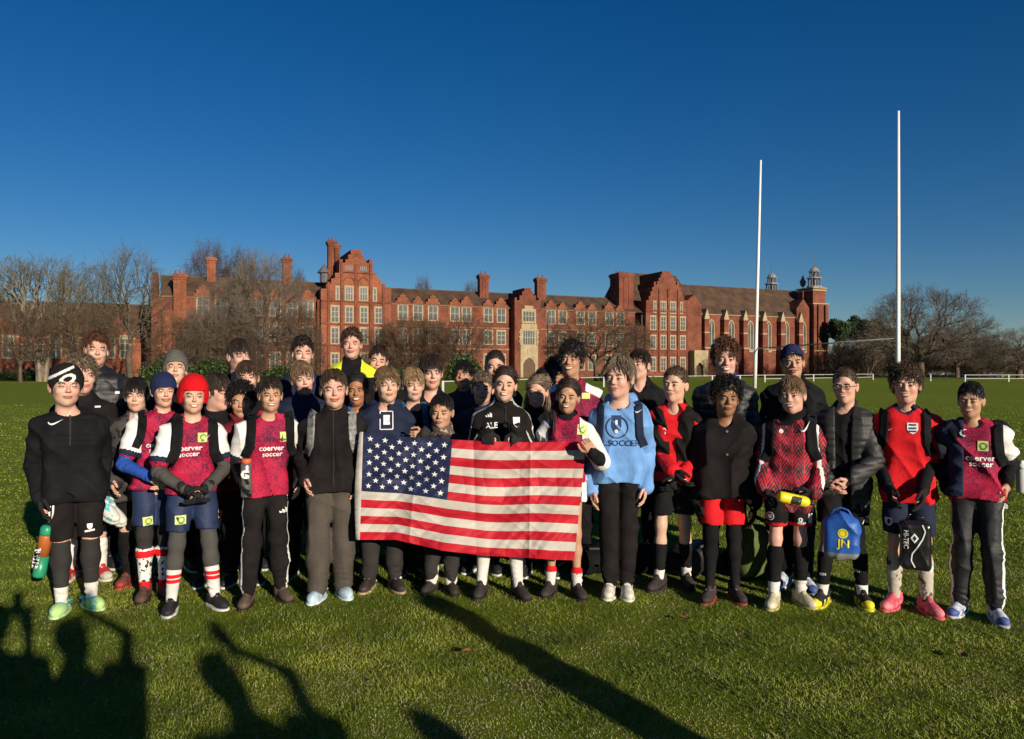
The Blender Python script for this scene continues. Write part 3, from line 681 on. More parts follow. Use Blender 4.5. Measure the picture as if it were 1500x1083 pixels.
# chapel
ch = empty('chapel', (P1[0], P1[1], 0), ANG); tag(ch, 'brick chapel with tall pointed windows and a domed turret, right of the school', 'chapel')
CU0, CU1 = UH1 + .01, bu(1190); ze = 13.7
wall(CU0, CU1, ze, 0, 13, BR, ch); roof(ch, CU0-6, CU1+2, ze, (bz(1010, 418, 6.5)+bz(1170, 428, 6.5))/2, 0, 13, ROOF)
lw = None
for i, px in enumerate((1042, 1071, 1099, 1125.5, 1151.7, 1177.6)):
    z0, z1 = bz(1100, 514, 0), bz(1100, 471.5, 0)
    if lw is None: lw = window(ch, bu(px), z0, z1, 1.35, -.003, 2, 1, surround=.2, arch=True)
    else: wcopy(lw, ch, bu(px), z0)
bt0 = None
for i, px in enumerate((1030.5, 1059, 1087, 1115, 1141.5, 1168)):
    if bt0 is None:
        m = MB(); m.box((-.75, -1.5, 0), (.75, -.002, 6.2)); m.box((-.6, -1.2, 6.2), (.6, -.002, 12.6))
        m.add([(-.65,-1.25,12.6),(.65,-1.25,12.6),(0,-1.25,14.6),(-.65,.8,12.6),(.65,.8,12.6),(0,.8,14.6)], [(0,1,2),(3,5,4),(0,2,5,3),(1,4,5,2),(0,3,4,1)], 1)
        m.box((-.66,-1.26,9.3), (.66,-.001,9.6), 1); m.box((-.82,-1.56,6.0), (.82,-.001,6.3), 1); m.box((-.66,-1.27,12.3), (.66,-.001,12.6), 1)
        bt0 = m.build('buttress', [BR, ST], ch, loc=(bu(px), 0, 0))
    else: b2 = bt0.copy(); COL.objects.link(b2); b2.parent = ch; b2.location = (bu(px), 0, 0)
MB().box((CU0, -.14, 5.75), (CU1, -.004, 6.0)).build('string_course', ST, ch); MB().box((CU0, -.2, 13.35), (CU1, -.005, 13.6)).build('cornice', ST, ch)
# porch bay with small gable, stone door case
m = MB(); a, b_ = bu(1006.5, -.8), bu(1027.5, -.8); c_ = (a+b_)/2
m.prism([(a,0),(b_,0),(b_,bz(1027,448,-.8)),(c_,bz(1015,431,-.8)),(a,bz(1007,441,-.8))], -.8, 4, 0); m.build('porch_gable', BR, ch)
m = MB(); a, b_ = bu(1013, -1.6), bu(1033, -1.6); zt = bz(1020, 513.5, -1.6); zd = bz(1020, 531, -1.6); c0, c1 = a+.5, b_-1.2
m.add([(x, -2.6, z) for x, z in ((a,0),(c0,0),(c0,zd-.8),((c0+c1)/2,zd),(c1,zd-.8),(c1,0),(b_,0),(b_,zt),(a,zt))] + [(x, -.82, z) for x, z in ((a,0),(c0,0),(c0,zd-.8),((c0+c1)/2,zd),(c1,zd-.8),(c1,0),(b_,0),(b_,zt),(a,zt))],
      [(0,1,2,8),(2,3,8),(3,7,8),(3,4,7),(4,5,6,7)] + [(i, (i+1) % 9, (i+1) % 9+9, i+9) for i in range(9)])
m.build('stone_porch', ST, ch); MB().box((c0, -1.9, 0), (c1, -1.7, zd)).build('door', DOORM, ch)
m = MB(); a, b_ = bu(1169, -.9), bu(1188, -.9); c_ = (a+b_)/2; m.prism([(a,0),(b_,0),(b_,bz(1188,452,-.9)),(c_,bz(1179,438,-.9)),(a,bz(1169,452,-.9))], -.5, 3, 0)
m.box((c_-.12, -.5, bz(1179,438)), (c_+.12, -.3, bz(1179,427))); m.build('end_gable', BR, ch)
wcopy(lw, ch, c_, bz(1100, 514, 0), -.51)
m = MB().tube([(bu(1176,5),5,bz(1176,426,5)),(bu(1176,5),5,bz(1176,412,5))], .12, 6); zc = bz(1176,413,5)
m.lathe([(.1,-1.3),(.55,-.9),(.75,0),(.4,.6),(.05,1.6)], (bu(1176,5),5,zc), 8); m.build('finial', LEAD, ch)
# corner tower
t0, t1 = bu(1190, -1), bu(1212.5, -1); m = MB(); zt = bz(1200, 444, -1)
m.box((t0, -1.2, 0), (t1, 4.5, zt), 0); m.box((t0+.4, -.8, zt), (t1-.6, 4, bz(1197, 423, -1)), 0)
for px in (1189.8, 1196.5, 1207): u = bu(px, -1.2); m.box((u, -1.7, 0), (u+.9, -1.202, zt-.5), 0)
m.box((t0-.1, -1.35, zt-.3), (t1+.1, 4.6, zt-.05), 1); m.box((t0-.1, -1.75, 5.7), (t1+.1, 4.6, 6.0), 1)
m.box((t0+.2, -1.0, bz(1197,426,-1)), (t1-.4, 4.2, bz(1197,424,-1)), 1); m.box((t0+.1, -1.1, bz(1197,422.5,-1)), (t1-.3, 4.3, bz(1197,421,-1)), 1); m.build('tower', [BR, ST], ch)
window(ch, bu(1203, -1.2), .2, 3.2, .9, -1.205, 1, 1, arch=True)
def cupola(u, v, zb, zt, zs, R, par=ch):
    m = MB(); h = zt-zb
    m.lathe([(R*1.1,0),(R*1.1,h*.06),(R,h*.08)], (u,v,zb), 8, 1)
    for j in range(8): a = pi/8+pi*j/4; m.tube([(u+R*.88*cos(a), v+R*.88*sin(a), zb+h*.07), (u+R*.88*cos(a), v+R*.88*sin(a), zb+h*.42)], .16, 5, 0)
    m.lathe([(R*.55,0),(R*.5,h*.34)], (u,v,zb+h*.08), 8, 0); m.lathe([(R*1.08,0),(R*1.1,h*.04),(R*.8,h*.08)], (u,v,zb+h*.42), 8, 1)
    for j in range(8): a = pi/8+pi*j/4; m.tube([(u+R*.68*cos(a), v+R*.68*sin(a), zb+h*.49), (u+R*.64*cos(a), v+R*.64*sin(a), zb+h*.76)], .13, 5, 0)
    m.lathe([(R*.42,0),(R*.4,h*.28)], (u,v,zb+h*.5), 8, 0); m.lathe([(R*.82,0),(R*.84,h*.03),(R*.66,h*.06),(R*.6,h*.13),(R*.4,h*.2),(R*.15,h*.24),(.05,h*.26)], (u,v,zb+h*.74), 10, 1)
    m.tube([(u,v,zt-.2),(u,v,zs)], [.09,.03], 5, 0); m.build('cupola', [LEAD, M('pale_lead', (.30,.26,.22), .7, .3, 1)], par)
cupola(bu(1192.8, 1.5), 1.5, bz(1193, 421.5, 1.5), bz(1193, 391, 1.5), bz(1193, 369, 1.5), 1.55)
cupola(bu(1130.5, 9), 9, bz(1130, 429, 9), bz(1130, 400, 9), bz(1130, 384, 9), 1.45)
# low hall at the left
hl = empty('school_hall', (P1[0], P1[1], 0), ANG); tag(hl, 'long low brick hall with a big brown roof at the far left', 'hall')
V0 = 13.0; h0, h1 = bu(-60, V0), bu(224, V0); zeh = bz(100, 492, V0)
wall(h0, h1, zeh, V0, V0+14, BR, hl); roof(hl, h0, h1+3, zeh, (bz(0, 441, V0+7)+bz(215, 448, V0+7))/2, V0, 14, ROOF)
def hbay(px, w, top):
    u = bu(px, V0-1); zt = bz(px, top, V0-1); h = w/2; e = zeh
    pts = [(u-h,0),(u+h,0),(u+h,e),(u+h*.7,e),(u+h*.7,e+.8),(u+h*.4,e+.8),(u+h*.4,zt-.6),(u+h*.15,zt-.6),(u+h*.15,zt),(u-h*.15,zt),(u-h*.15,zt-.6),(u-h*.4,zt-.6),(u-h*.4,e+.8),(u-h*.7,e+.8),(u-h*.7,e),(u-h,e)]
    MB().prism(pts, V0-1.2, V0+3).build('bay', BO, hl); m = MB().box((u-h-.1, V0-1.35, e-.5), (u+h+.1, V0-1.202, e-.2)); m.build('string_course', ST, hl)
    window(hl, u-1.15, bz(px, 524, V0), bz(px, 493, V0), 1.5, V0-1.205, 2, 3); window(hl, u+1.15, bz(px, 524, V0), bz(px, 493, V0), 1.5, V0-1.205, 2, 3)
hbay(172, 5.2, 464); hbay(94, 5.2, 466); hbay(0, 5.2, 464)
for px in (28, 45, 62, 120, 138, 206, -20): window(hl, bu(px, V0), bz(px, 527, V0), bz(px, 505, V0), 1.5, V0-.005, 2, 3)
MB().box((bu(196, V0-1), V0-1, 0), (bu(222, V0-1), V0-.01, bz(210, 503, V0-1))).build('wall', BO, hl)

# ------------------------------------------------------------------ far right: houses, cars, fence
def house(px0, px1, pt, D, wall_m, low_m, label, zs=.5):
    x0, x1 = gx(px0, D), gx(px1, D); h = CH + (CY-pt)/FPX*D; w = x1-x0
    r = empty('house', ((x0+x1)/2, D, 0)); m = MB(); m.box((-w/2, 0, 0), (w/2, 6, h*zs), 1); m.box((-w/2, .003, h*zs), (w/2, 6, h), 0); m.build('wall', [wall_m, low_m], r)
    V = [(-w/2-.3,-.4,h-.1),(w/2+.3,-.4,h-.1),(w/2+.3,3,h+1.9),(-w/2-.3,3,h+1.9),(-w/2-.3,6.4,h-.1),(w/2+.3,6.4,h-.1)]
    MB().add(V, [(0,1,2,3),(3,2,5,4),(0,3,4),(1,5,2),(0,4,5,1)]).build('roof', ROOFR, r)
    k = max(2, int(w/1.8))
    for i in range(k): window(r, -w/2 + w*(i+.5)/k, h*.62, h*.85, .8, -.005, 2, 2, .06)
    tag(r, label, 'house'); return r
WHITE = M('white_render', (.65,.62,.55), .8, .1, 1)
house(1361, 1386, 531, 165, BR, BD, 'small red brick house under the bare trees right of the right rugby post')
house(1433, 1470, 539, 150, BO, WHITE, 'house with white lower storey and brick upper storey near the right edge')
def car(px, D, paint, label, rz=0):
    r = empty('parked_car', (gx(px, D), D, 0), rz); prof = [(-2.1,.35),(2.1,.35),(2.15,.7),(2.0,.85),(1.1,.95),(.5,1.42),(-1.1,1.45),(-1.75,.98),(-2.15,.85)]
    MB().prism(prof, -.85, .85).build('body', paint, r); g_ = MB(); g_.prism([(.95,.98),(.45,1.36),(-1.05,1.38),(-1.55,1.0)], -.86, .86); g_.build('side_window', PANE, r)
    for x in (-1.3, 1.3):
        for y in (-.86, .7): w_ = MB().tube([(x, y, .32), (x, y+.16, .32)], .32, 14); w_.build('wheel', M('tyre', (.02,.02,.02), .8, .2), r)
    tag(r, label, 'car', 'cars parked beyond the fence')
car(1372, 152, M('white_paint', (.75,.75,.72), .3, .03, spec=.5), 'white car parked in front of the red brick house'); car(1396, 154, MC['white_paint'], 'white car parked right of the red brick house')
car(1452, 150, M('silver_paint', (.4,.4,.42), .3, .03, spec=.5), 'grey car parked in front of the white and brick house')
fm = M('white_fence_paint', (.55,.55,.52), .6, .08, 3)
fp = [(-3.8, 41), (7.9, 64), (29.9, 88), (52.4, 108), (54.8, 90), (66, 91), (95, 92)]
fr = empty('field_fence', (0, 0, 0)); tag(fr, 'white post and rail fence running along the far side of the playing field', 'fence')
m = MB(); pm = None
for i in range(len(fp)-1):
    (x0, y0), (x1, y1) = fp[i], fp[i+1]; L = math.hypot(x1-x0, y1-y0)
    m.tube([(x0, y0, .84), (x1, y1, .84)], .033, 6, 0); 
    if i >= 2: m.tube([(x0, y0, .40), (x1, y1, .40)], .035, 6, 0)
    k = max(1, round(L/6.5))
    for j in range(k):
        x, y = x0+(x1-x0)*j/k, y0+(y1-y0)*j/k
        if pm is None: pm = MB().box((-.06,-.06,0), (.06,.06,.88)).build('post', fm, fr, loc=(x, y, 0))
        else: q = pm.copy(); COL.objects.link(q); q.parent = fr; q.location = (x, y, 0)
m.build('rail', fm, fr)
# ------------------------------------------------------------------ rugby goal
GP = M('white_goal_paint', (.78,.78,.76), .45, .06, 2, spec=.4)
gr = empty('rugby_goal', (gx(1108, 60), 60, 0)); tag(gr, 'tall white rugby goal posts joined by a thin crossbar', 'rugby posts')
xr = gx(1315.5, 48.6) - gx(1108, 60); yr = 48.6 - 60
def gpost(base, toppx, toppy, D):
    t = world(toppx, toppy, D); b = Vector((base[0], base[1], 0)); t = t - gr.location
    P = [b, b + (t-b)*.18, b + (t-b)*.6, t]; return MB().tube([tuple(p) for p in P], [.15, .14, .12, .085], 10)
gpost((gx(1105.5, 60)-gx(1108, 60), 0), 1114.3, 235, 60).build('upright', GP, gr, smooth=True); gpost((xr, yr), 1316, 163, 48.6).build('upright', GP, gr, smooth=True)
c0 = world(1107.5, 511, 60) - gr.location; c1 = world(1315.5, 495.5, 48.6) - gr.location
MB().tube([tuple(c0), tuple(c1)], .05, 8).build('crossbar', M('grey_crossbar', (.3,.28,.26), .5, .1), gr, smooth=True)
# ------------------------------------------------------------------ people: shared templates
SK = dict(pale=(.58,.38,.29), pink=(.60,.36,.27), fair=(.60,.38,.27), tan=(.45,.26,.16), olive=(.50,.30,.19), brown=(.30,.155,.085), dark=(.15,.075,.045), bronze=(.36,.17,.085))
def skin(k): c = SK[k]; return M('skin_' + k, (c[0]*1.02, c[1]*.84, c[2]*.80), .5, 0, 17, col2=(c[0]*1.0, c[1]*1.08, c[2]*1.10), bump=.08, bscale=260, spec=.35, sub=.12)
def lipm(k): c = SK[k]; return M('lip_' + k, (c[0]*.75, c[1]*.45, c[2]*.48), .4, .1, 30, spec=.4)
EYEW = M('eye_white', (.42,.39,.37), .25, .05, spec=.5); IRIS = M('eye_iris', (.035,.022,.015), .15, .3, 200, spec=.6); TEETH = M('teeth', (.78,.74,.66), .3, .05, 200, spec=.5)
LASH = M('eye_lash', (.045,.025,.018), .8, .2); MOUTHD = M('mouth_inside', (.10,.02,.018), .6, .2)
HC = dict(black=(.012,.010,.009), dark=(.028,.018,.012), brown=(.060,.036,.020), light=(.17,.105,.055), blond=(.26,.17,.085), auburn=(.085,.035,.018), ash=(.15,.11,.07))
def hairm(k): c = HC[k]; return M('hair_' + k, tuple(x*.65 for x in c), .5, 0, 35, spec=.4, col2=tuple(x*1.5 for x in c))
FZ = -.007
def head_prims(r, w=1.0, jaw=1.0, nose=1.0, fem=False, smile=.5):
    f = FZ
    p = [ell((0,.016,.032), (.0745*w,.092,.084), .02), ell((0,-.018,-.034), (.0565*w,.067,.068), .035), ell((0,-.050,-.082+.004*(1-jaw)), (.022*jaw,.024,.019), .032),
         ell((.033*w,-.010,-.058), (.016*jaw,.035,.024), .03), ell((-.033*w,-.010,-.058), (.016*jaw,.035,.024), .03)]
    for s in (-1, 1):
        p += [ell((s*.036*w,-.060,-.026+.004*smile), (.021,.022,.018+.004*smile), .022), ell((s*.026,-.079,.026+f), (.020,.010,.007), .014)]
    p += [cap((0,-.084,.014+f), (0,-.101-.003*nose,-.016+f), .0065, .0095*nose, .014), ell((.0095*nose,-.093,-.021+f), (.0065,.008,.006), .007), ell((-.0095*nose,-.093,-.021+f), (.0065,.008,.006), .007)]
    for s in (-1, 1): p += [sub(ell((s*.031,-.099,.006+f), (.0150,.013,.0090), .010)), ell((s*.031,-.0775,.005+f), (.0135,.0125,.0105), .005)]
    p += [ell((0,-.0855,-.0500), (.020,.008,.0050), .008), ell((0,-.0845,-.0590), (.017,.008,.0055), .008), sub(ell((0,-.0945,-.0545), (.026+.003*smile,.006,.0022), .004)), sub(ell((0,-.092,-.070), (.015,.005,.003), .008))]
    if smile > .5:
        for s in (-1, 1): p += [sub(cap((s*.019,-.098,-.030), (s*.033,-.088,-.056), .0028, .0028, .008))]
    for s in (-1, 1):
        R = rotm(s*-22, 0, s*8); p += [ell((s*(.075*w+.004),.010,-.008), (.0065,.018,.029), .006, R), sub(ell((s*(.075*w+.011),.006,-.004), (.005,.010,.018), .004, R))]
    p += [cap((0,.018,-.05), (0,.034,-.175), .046 if not fem else .040, .050 if not fem else .043, .028)]
    return p
def grid_patch(nx, ny): 
    u, v = np.meshgrid(np.linspace(-1, 1, nx), np.linspace(-1, 1, ny)); 
    F = [(j*nx+i, j*nx+i+1, (j+1)*nx+i+1, (j+1)*nx+i) for j in range(ny-1) for i in range(nx-1)]
    return u.ravel(), v.ravel(), np.array(F)
def hand_template(curl, thumb=.3, h=.0032):
    p = [rbox((0,.0,-.045), (.036,.0125,.042), .0115, .01), ell((.018,-.010,-.025), (.016,.013,.024), .012), cap((0,0,.02), (0,0,-.02), .023, .026, .015)]
    for i, (x, L, r) in enumerate(((.0275,.070,.0082), (.009,.078,.0086), (-.0095,.073,.0082), (-.0270,.058,.0072))):
        a = 0.12 + curl*.5; q = A(x, 0, -.082 + .003*abs(i-1)); spread = (x)*.9
        segs = (.46, .31, .23)
        for j, f in enumerate(segs):
            d = A(spread*(1-curl*.7)*1.2, -sin(a), -cos(a)); e = q + norm(d)*L*f; p.append(cap(q, e, r*(1-.10*j), r*(1-.10*(j+1)), .0035 if j else .006)); q = e; a += curl*(1.35 if j == 0 else 1.0)
    q = A(.030, -.004, -.030)
    for j, (f, dd) in enumerate(((.036, (.75,-.35-thumb*.3,-.6)), (.030, (.25-.5*thumb,-.45*thumb-.2,-.9)), (.024, (-.5*thumb,-.5*thumb-.1,-.9)))):
        e = q + norm(dd)*f; p.append(cap(q, e, .0115-.0012*j, .0105-.0012*j, .005)); q = e
    return Field(p).mesh(h)
HT = {}
def hand_mesh(curl):
    k = round(curl, 1)
    if k not in HT: HT[k] = hand_template(k)
    return HT[k]
def hand_at(curl, W_, d, thumb, palm, sc):
    """wrist point, finger direction, thumb side, palm normal"""
    V, Q = hand_mesh(curl); z = -norm(d); x = np.asarray(thumb, float); x = norm(x - z*(x@z)); y = np.cross(z, x)
    fl = (-y) @ np.asarray(palm, float) < 0
    V = V.copy()
    if fl: V[:,1] *= -1; Q = Q[:, ::-1]
    R = np.stack([x, y, z], 1); return (V*sc) @ R.T + np.asarray(W_), Q
# shoes: local frame toe towards -y, ankle at (0,0,.08)
def shoe_template(kind):
    if kind == 'croc':
        up = [ell((0,-.055,.038), (.047,.085,.042), .03), ell((0,.05,.03), (.036,.045,.034), .03)]
        f = Field(up, cut=[lambda P: -P[...,2] + .012, lambda P: .046 - np.linalg.norm((P - A(0,.045,.085))*A(1,.8,.9), axis=-1)])
        so_ = Field([ell((0,-.05,.01), (.052,.10,.02), .04), ell((0,.05,.01), (.043,.06,.02), .04)], cut=[lambda P: -P[...,2] - .004, lambda P: P[...,2] - .018])
        ex = Field([cap((.040,.0,.05), (.030,.09,.052), .006, .006, .01), cap((.030,.09,.052), (-.030,.09,.052), .006, .006, .01), cap((-.040,.0,.05), (-.030,.09,.052), .006, .006, .01)])
    else:
        hi = kind == 'boot'
        up = [ell((0,-.095,.035), (.040,.062,.030), .03), ell((0,-.03,.045), (.036,.07,.040), .03), ell((0,.045,.045), (.033,.042,.045), .03), cap((0,.02,.05), (0,.03,.105 if hi else .09), .036, .040, .02)]
        tong = cap((0,-.035,.075), (0,-.008,.112), .018, .016, .012)
        f = Field(up + [tong], cut=[lambda P: -P[...,2] + .010, lambda P: P[...,2] - (.10 if hi else .088) - .35*np.maximum(0, .0 - P[...,1])])
        so_ = Field([ell((0,-.085,.008), (.046,.075,.022), .05), ell((0,.02,.008), (.038,.09,.022), .05)], cut=[lambda P: -P[...,2] - .004, lambda P: P[...,2] - .019 - .012*np.clip(P[...,1]*8, -.3, 1)])
        ex = Field([cap((-.016,-.052+.014*i,.083-.002*i+.006*i), (.016,-.045+.014*i,.083+.004*i), .0035, .0035, .003) for i in range(4)])
    return f.mesh(.0055), so_.mesh(.0055), ex.mesh(.0035)
STM = {}
def shoe_parts(kind, mats):
    key = (kind,) + tuple(m.name for m in mats)
    if key not in STM:
        if kind not in STM: STM[kind] = shoe_template(kind)
        (V, Q), (V2, Q2), (V3, Q3) = STM[kind]
        ext = 0
        a = MB()
        F = np.concatenate([Q, Q3 + len(V)]); mi = np.concatenate([np.zeros(len(Q), int), np.ones(len(Q3), int)])
        cz = V[Q].mean(1)
        if len(mats) > 3: # toe or panel colour
            mi[:len(Q)] = np.where((cz[:,1] < -.115) | ((np.abs(cz[:,0]) > .022) & (cz[:,2] < .05) & (np.sin(cz[:,1]*90) > .1)), 2, 0)
        up = mkmesh('shoe', np.concatenate([V, V3]), F, [mats[0], mats[2]] + ([mats[3]] if len(mats) > 3 else []), mi)
        so_ = mkmesh('sole', V2, Q2, mats[1]); STM[key] = (up, so_)
    return STM[key]
# ------------------------------------------------------------------ decals
def text_mesh(txt, size, bold=0.0):
    c = bpy.data.curves.new('t', 'FONT'); c.body = txt; c.size = size; c.align_x = 'CENTER'; c.align_y = 'CENTER'; c.resolution_u = 2; c.offset = bold; c.space_line = .8
    o = bpy.data.objects.new('t', c); COL.objects.link(o)
    me = bpy.data.meshes.new_from_object(o.evaluated_get(bpy.context.evaluated_depsgraph_get()))
    V = np.array([v.co[:] for v in me.vertices]); F = [tuple(p.vertices) for p in me.polygons]
    COL.objects.unlink(o); bpy.data.objects.remove(o); bpy.data.meshes.remove(me)
    return V, F
def decal(par, name, fld, V2, F, mat, off=.0035, rot=0, at=(0, 0), sc=(1, 1)):
    """flat outline (x,y) laid on the front of a surface at local (x,z)"""
    V2 = np.asarray(V2, float)[:, :2]*A(*sc); c, s = cos(rad(rot)), sin(rad(rot))
    P = np.zeros((len(V2), 3)); P[:,0] = at[0] + V2[:,0]*c - V2[:,1]*s; P[:,2] = at[1] + V2[:,0]*s + V2[:,1]*c; P[:,1] = -.6
    P = trace_y(fld, P, off, n=40); my = np.median(P[:,1]); P[:,1] = np.clip(P[:,1], my-.03, my+.03)
    return obj(name, mkmesh(name, P, F, mat, smooth=False), par)
SWOOSH = ([(-.5,.05),(-.42,-.10),(-.28,-.16),(-.08,-.12),(.5,.16),(-.05,-.01),(-.25,-.05),(-.38,-.02),(-.45,.10)], [tuple(range(9))])
def three_bars():
    V = []; F = []
    for i, h in enumerate((.28, .52, .78)):
        x = -.45 + .3*i; b = len(V); V += [(x, -.4), (x+.22, -.4), (x+.22-.0, -.4+h*.55), (x-.12+.06, -.4+h*.8)]; F.append((b, b+1, b+2, b+3))
    return V, F
BARS = three_bars()
def ring(r0, r1, n=20):
    V = [(r*cos(2*pi*i/n), r*sin(2*pi*i/n)) for r in (r0, r1) for i in range(n)]; return V, [(i, (i+1) % n, n+(i+1) % n, n+i) for i in range(n)]
def disc(r, n=16): return [(r*cos(2*pi*i/n), r*sin(2*pi*i/n)) for i in range(n)], [tuple(range(n))]
def rect(w, h, nx=3, ny=3):
    u, v, F = grid_patch(nx, ny); return np.stack([u*w/2, v*h/2], 1), F
def shield(w, h): return [(-w/2,h/2),(-w/2,-.1*h),(-w*.3,-.35*h),(0,-h/2),(w*.3,-.35*h),(w/2,-.1*h),(w/2,h/2)], [tuple(range(7))]
WHT = cloth('white', (.74,.73,.70)); LETTER = M('white_print', (.75,.74,.72), .6, .08, 40); LIME = M('lime_print', (.50,.62,.08), .6, .3, 60, col2=(.62,.66,.35)); YEL = M('yellow_print', (.78,.68,.05), .6, .1, 40)
# ------------------------------------------------------------------ cloth materials
def jersey_mat(name, c1, c2, scale=60, thr=.5, stretch=(1, 1, .5), top=None):
    m = bpy.data.materials.new(name); m.use_nodes = True; n = m.node_tree; b = n.nodes['Principled BSDF']; b.inputs['Roughness'].default_value = .75; b.inputs['Specular IOR Level'].default_value = .25
    tc = n.nodes.new('ShaderNodeTexCoord'); mp = n.nodes.new('ShaderNodeMapping'); mp.inputs['Scale'].default_value = stretch; n.links.new(tc.outputs['Object'], mp.inputs[0])
    nz = n.nodes.new('ShaderNodeTexNoise'); nz.inputs['Scale'].default_value = scale; nz.inputs['Detail'].default_value = 2; nz.inputs['Distortion'].default_value = 2.5; n.links.new(mp.outputs[0], nz.inputs['Vector'])
    big = n.nodes.new('ShaderNodeTexNoise'); big.inputs['Scale'].default_value = 7; n.links.new(tc.outputs['Object'], big.inputs['Vector'])
    ad = n.nodes.new('ShaderNodeMath'); ad.operation = 'ADD'; mu = n.nodes.new('ShaderNodeMath'); mu.operation = 'MULTIPLY_ADD'; mu.inputs[1].default_value = .5; mu.inputs[2].default_value = -.25
    n.links.new(big.outputs['Fac'], mu.inputs[0]); n.links.new(nz.outputs['Fac'], ad.inputs[0]); n.links.new(mu.outputs[0], ad.inputs[1])
    rp = n.nodes.new('ShaderNodeValToRGB'); rp.color_ramp.elements[0].position = thr-.03; rp.color_ramp.elements[1].position = thr+.03; rp.color_ramp.elements[0].color = (*c2, 1); rp.color_ramp.elements[1].color = (*c1, 1)
    n.links.new(ad.outputs[0], rp.inputs['Fac']); n.links.new(rp.outputs[0], b.inputs['Base Color']); return m
JER = jersey_mat('crimson_jersey', (.46,.012,.05), (.045,.010,.04), 120, .485)
def leaf_jersey():
    m = bpy.data.materials.new('red_leaf_jersey'); m.use_nodes = True; n = m.node_tree; b = n.nodes['Principled BSDF']; b.inputs['Roughness'].default_value = .7
    tc = n.nodes.new('ShaderNodeTexCoord'); sp = n.nodes.new('ShaderNodeSeparateXYZ'); n.links.new(tc.outputs['Object'], sp.inputs[0])
    def mt(op, a, b_=None, c=None):
        x = n.nodes.new('ShaderNodeMath'); x.operation = op
        for i, v in enumerate((a, b_, c)):
            if v is None: continue
            if isinstance(v, (int, float)): x.inputs[i].default_value = v
            else: n.links.new(v, x.inputs[i])
        return x.outputs[0]
    u = mt('PINGPONG', mt('ADD', sp.outputs['X'], 1.0), .036)        # 0..0.036
    a = mt('SINE', mt('MULTIPLY', mt('ADD', mt('MULTIPLY', sp.outputs['Z'], 1.0), mt('MULTIPLY', u, -1.9)), 190))
    q = mt('SINE', mt('MULTIPLY', mt('ADD', sp.outputs['Z'], mt('MULTIPLY', u, 1.2)), 48))
    l = mt('GREATER_THAN', mt('ADD', a, mt('MULTIPLY', q, .8)), .15); st = mt('LESS_THAN', u, .0035)
    f = mt('MAXIMUM', l, st); mx = n.nodes.new('ShaderNodeMix'); mx.data_type = 'RGBA'; mx.inputs[6].default_value = (.020,.010,.014,1); mx.inputs[7].default_value = (.42,.015,.035,1); n.links.new(f, mx.inputs[0]); n.links.new(mx.outputs[2], b.inputs['Base Color']); return m
LEAFJ = leaf_jersey()
def camo_mat(name, cols, scale=18):
    m = M(name, cols[0], .8, 0, scale, .2, 60, col2=cols[-1]); n = m.node_tree; rp = [x for x in n.nodes if x.type == 'VALTORGB'][0]; rp.color_ramp.interpolation = 'CONSTANT'; e = rp.color_ramp.elements
    e[0].position = 0; e[0].color = (*cols[0], 1); e[1].position = .62; e[1].color = (*cols[-1], 1)
    for i, c in enumerate(cols[1:-1]): x = e.new(.42 + .1*i); x.color = (*c, 1)
    return m
C = dict(black=cloth('black', (.009,.009,.010), .85, .35, spec=.12), black2=cloth('soft_black', (.014,.012,.012), .95, .35, spec=.1), char=cloth('charcoal', (.028,.026,.025)), grey=cloth('grey', (.065,.062,.056)), navy=cloth('navy', (.014,.020,.045)),
         navy2=cloth('navy_shorts', (.018,.030,.075), .6), blue=cloth('sky_blue', (.15,.32,.62)), royal=cloth('royal_blue', (.02,.07,.33)), red=cloth('red', (.62,.012,.018)), redhat=cloth('red_wool', (.60,.006,.010), 1, .15, .8), white=WHT,
         yellow=cloth('fluorescent_yellow', (.72,.80,.03)), olive=cloth('olive_green', (.09,.12,.035)), greyhat=cloth('grey_wool', (.10,.10,.09), 1, .15, .8), navyhat=cloth('navy_wool', (.016,.022,.07), 1, .15, .8), blackhat=cloth('black_wool', (.012,.012,.012), 1, .2, .8),
         puff=M('black_nylon', (.012,.012,.014), .55, .3, 9, .2, 50, spec=.5), puffg=M('grey_nylon', (.022,.022,.021), .60, .3, 9, .2, 50, spec=.5), track=M('track_black', (.012,.013,.016), .62, .3, 9, .2, 50, spec=.4), cargo=cloth('cargo_grey', (.070,.060,.048)),
         jer=JER, leafj=LEAFJ, camo=camo_mat('snood_pattern', [(.35,.30,.25),(.09,.06,.05),(.2,.15,.12)], 45), dcamo=camo_mat('dark_camouflage', [(.014,.013,.013),(.05,.045,.042),(.022,.02,.02)], 14), maroon=cloth('maroon', (.13,.012,.02)),
         star=camo_mat('speckled_sock', [(.02,.02,.02),(.72,.71,.68),(.72,.71,.68)], 42), teal=cloth('teal', (.02,.16,.24)), white_s=cloth('white_sock', (.66,.63,.58)), muddy=camo_mat('muddy_sock', [(.10,.07,.045),(.45,.40,.33),(.68,.65,.60)], 16), glove=cloth('black_glove', (.013,.013,.014), .8), refl=M('silver_strap', (.20,.20,.19), .45, .6, 30, .6, 40, spec=.5), blue_s=cloth('blue_print_strap', (.03,.10,.22)),
         silvert=M('grey_reflective', (.16,.16,.155), .5, .4, 26, .4, 50, spec=.5))
Rub = lambda n, c, r=.5: M('shoe_' + n, c, r + .1, .45, 26, .25, spec=.3)
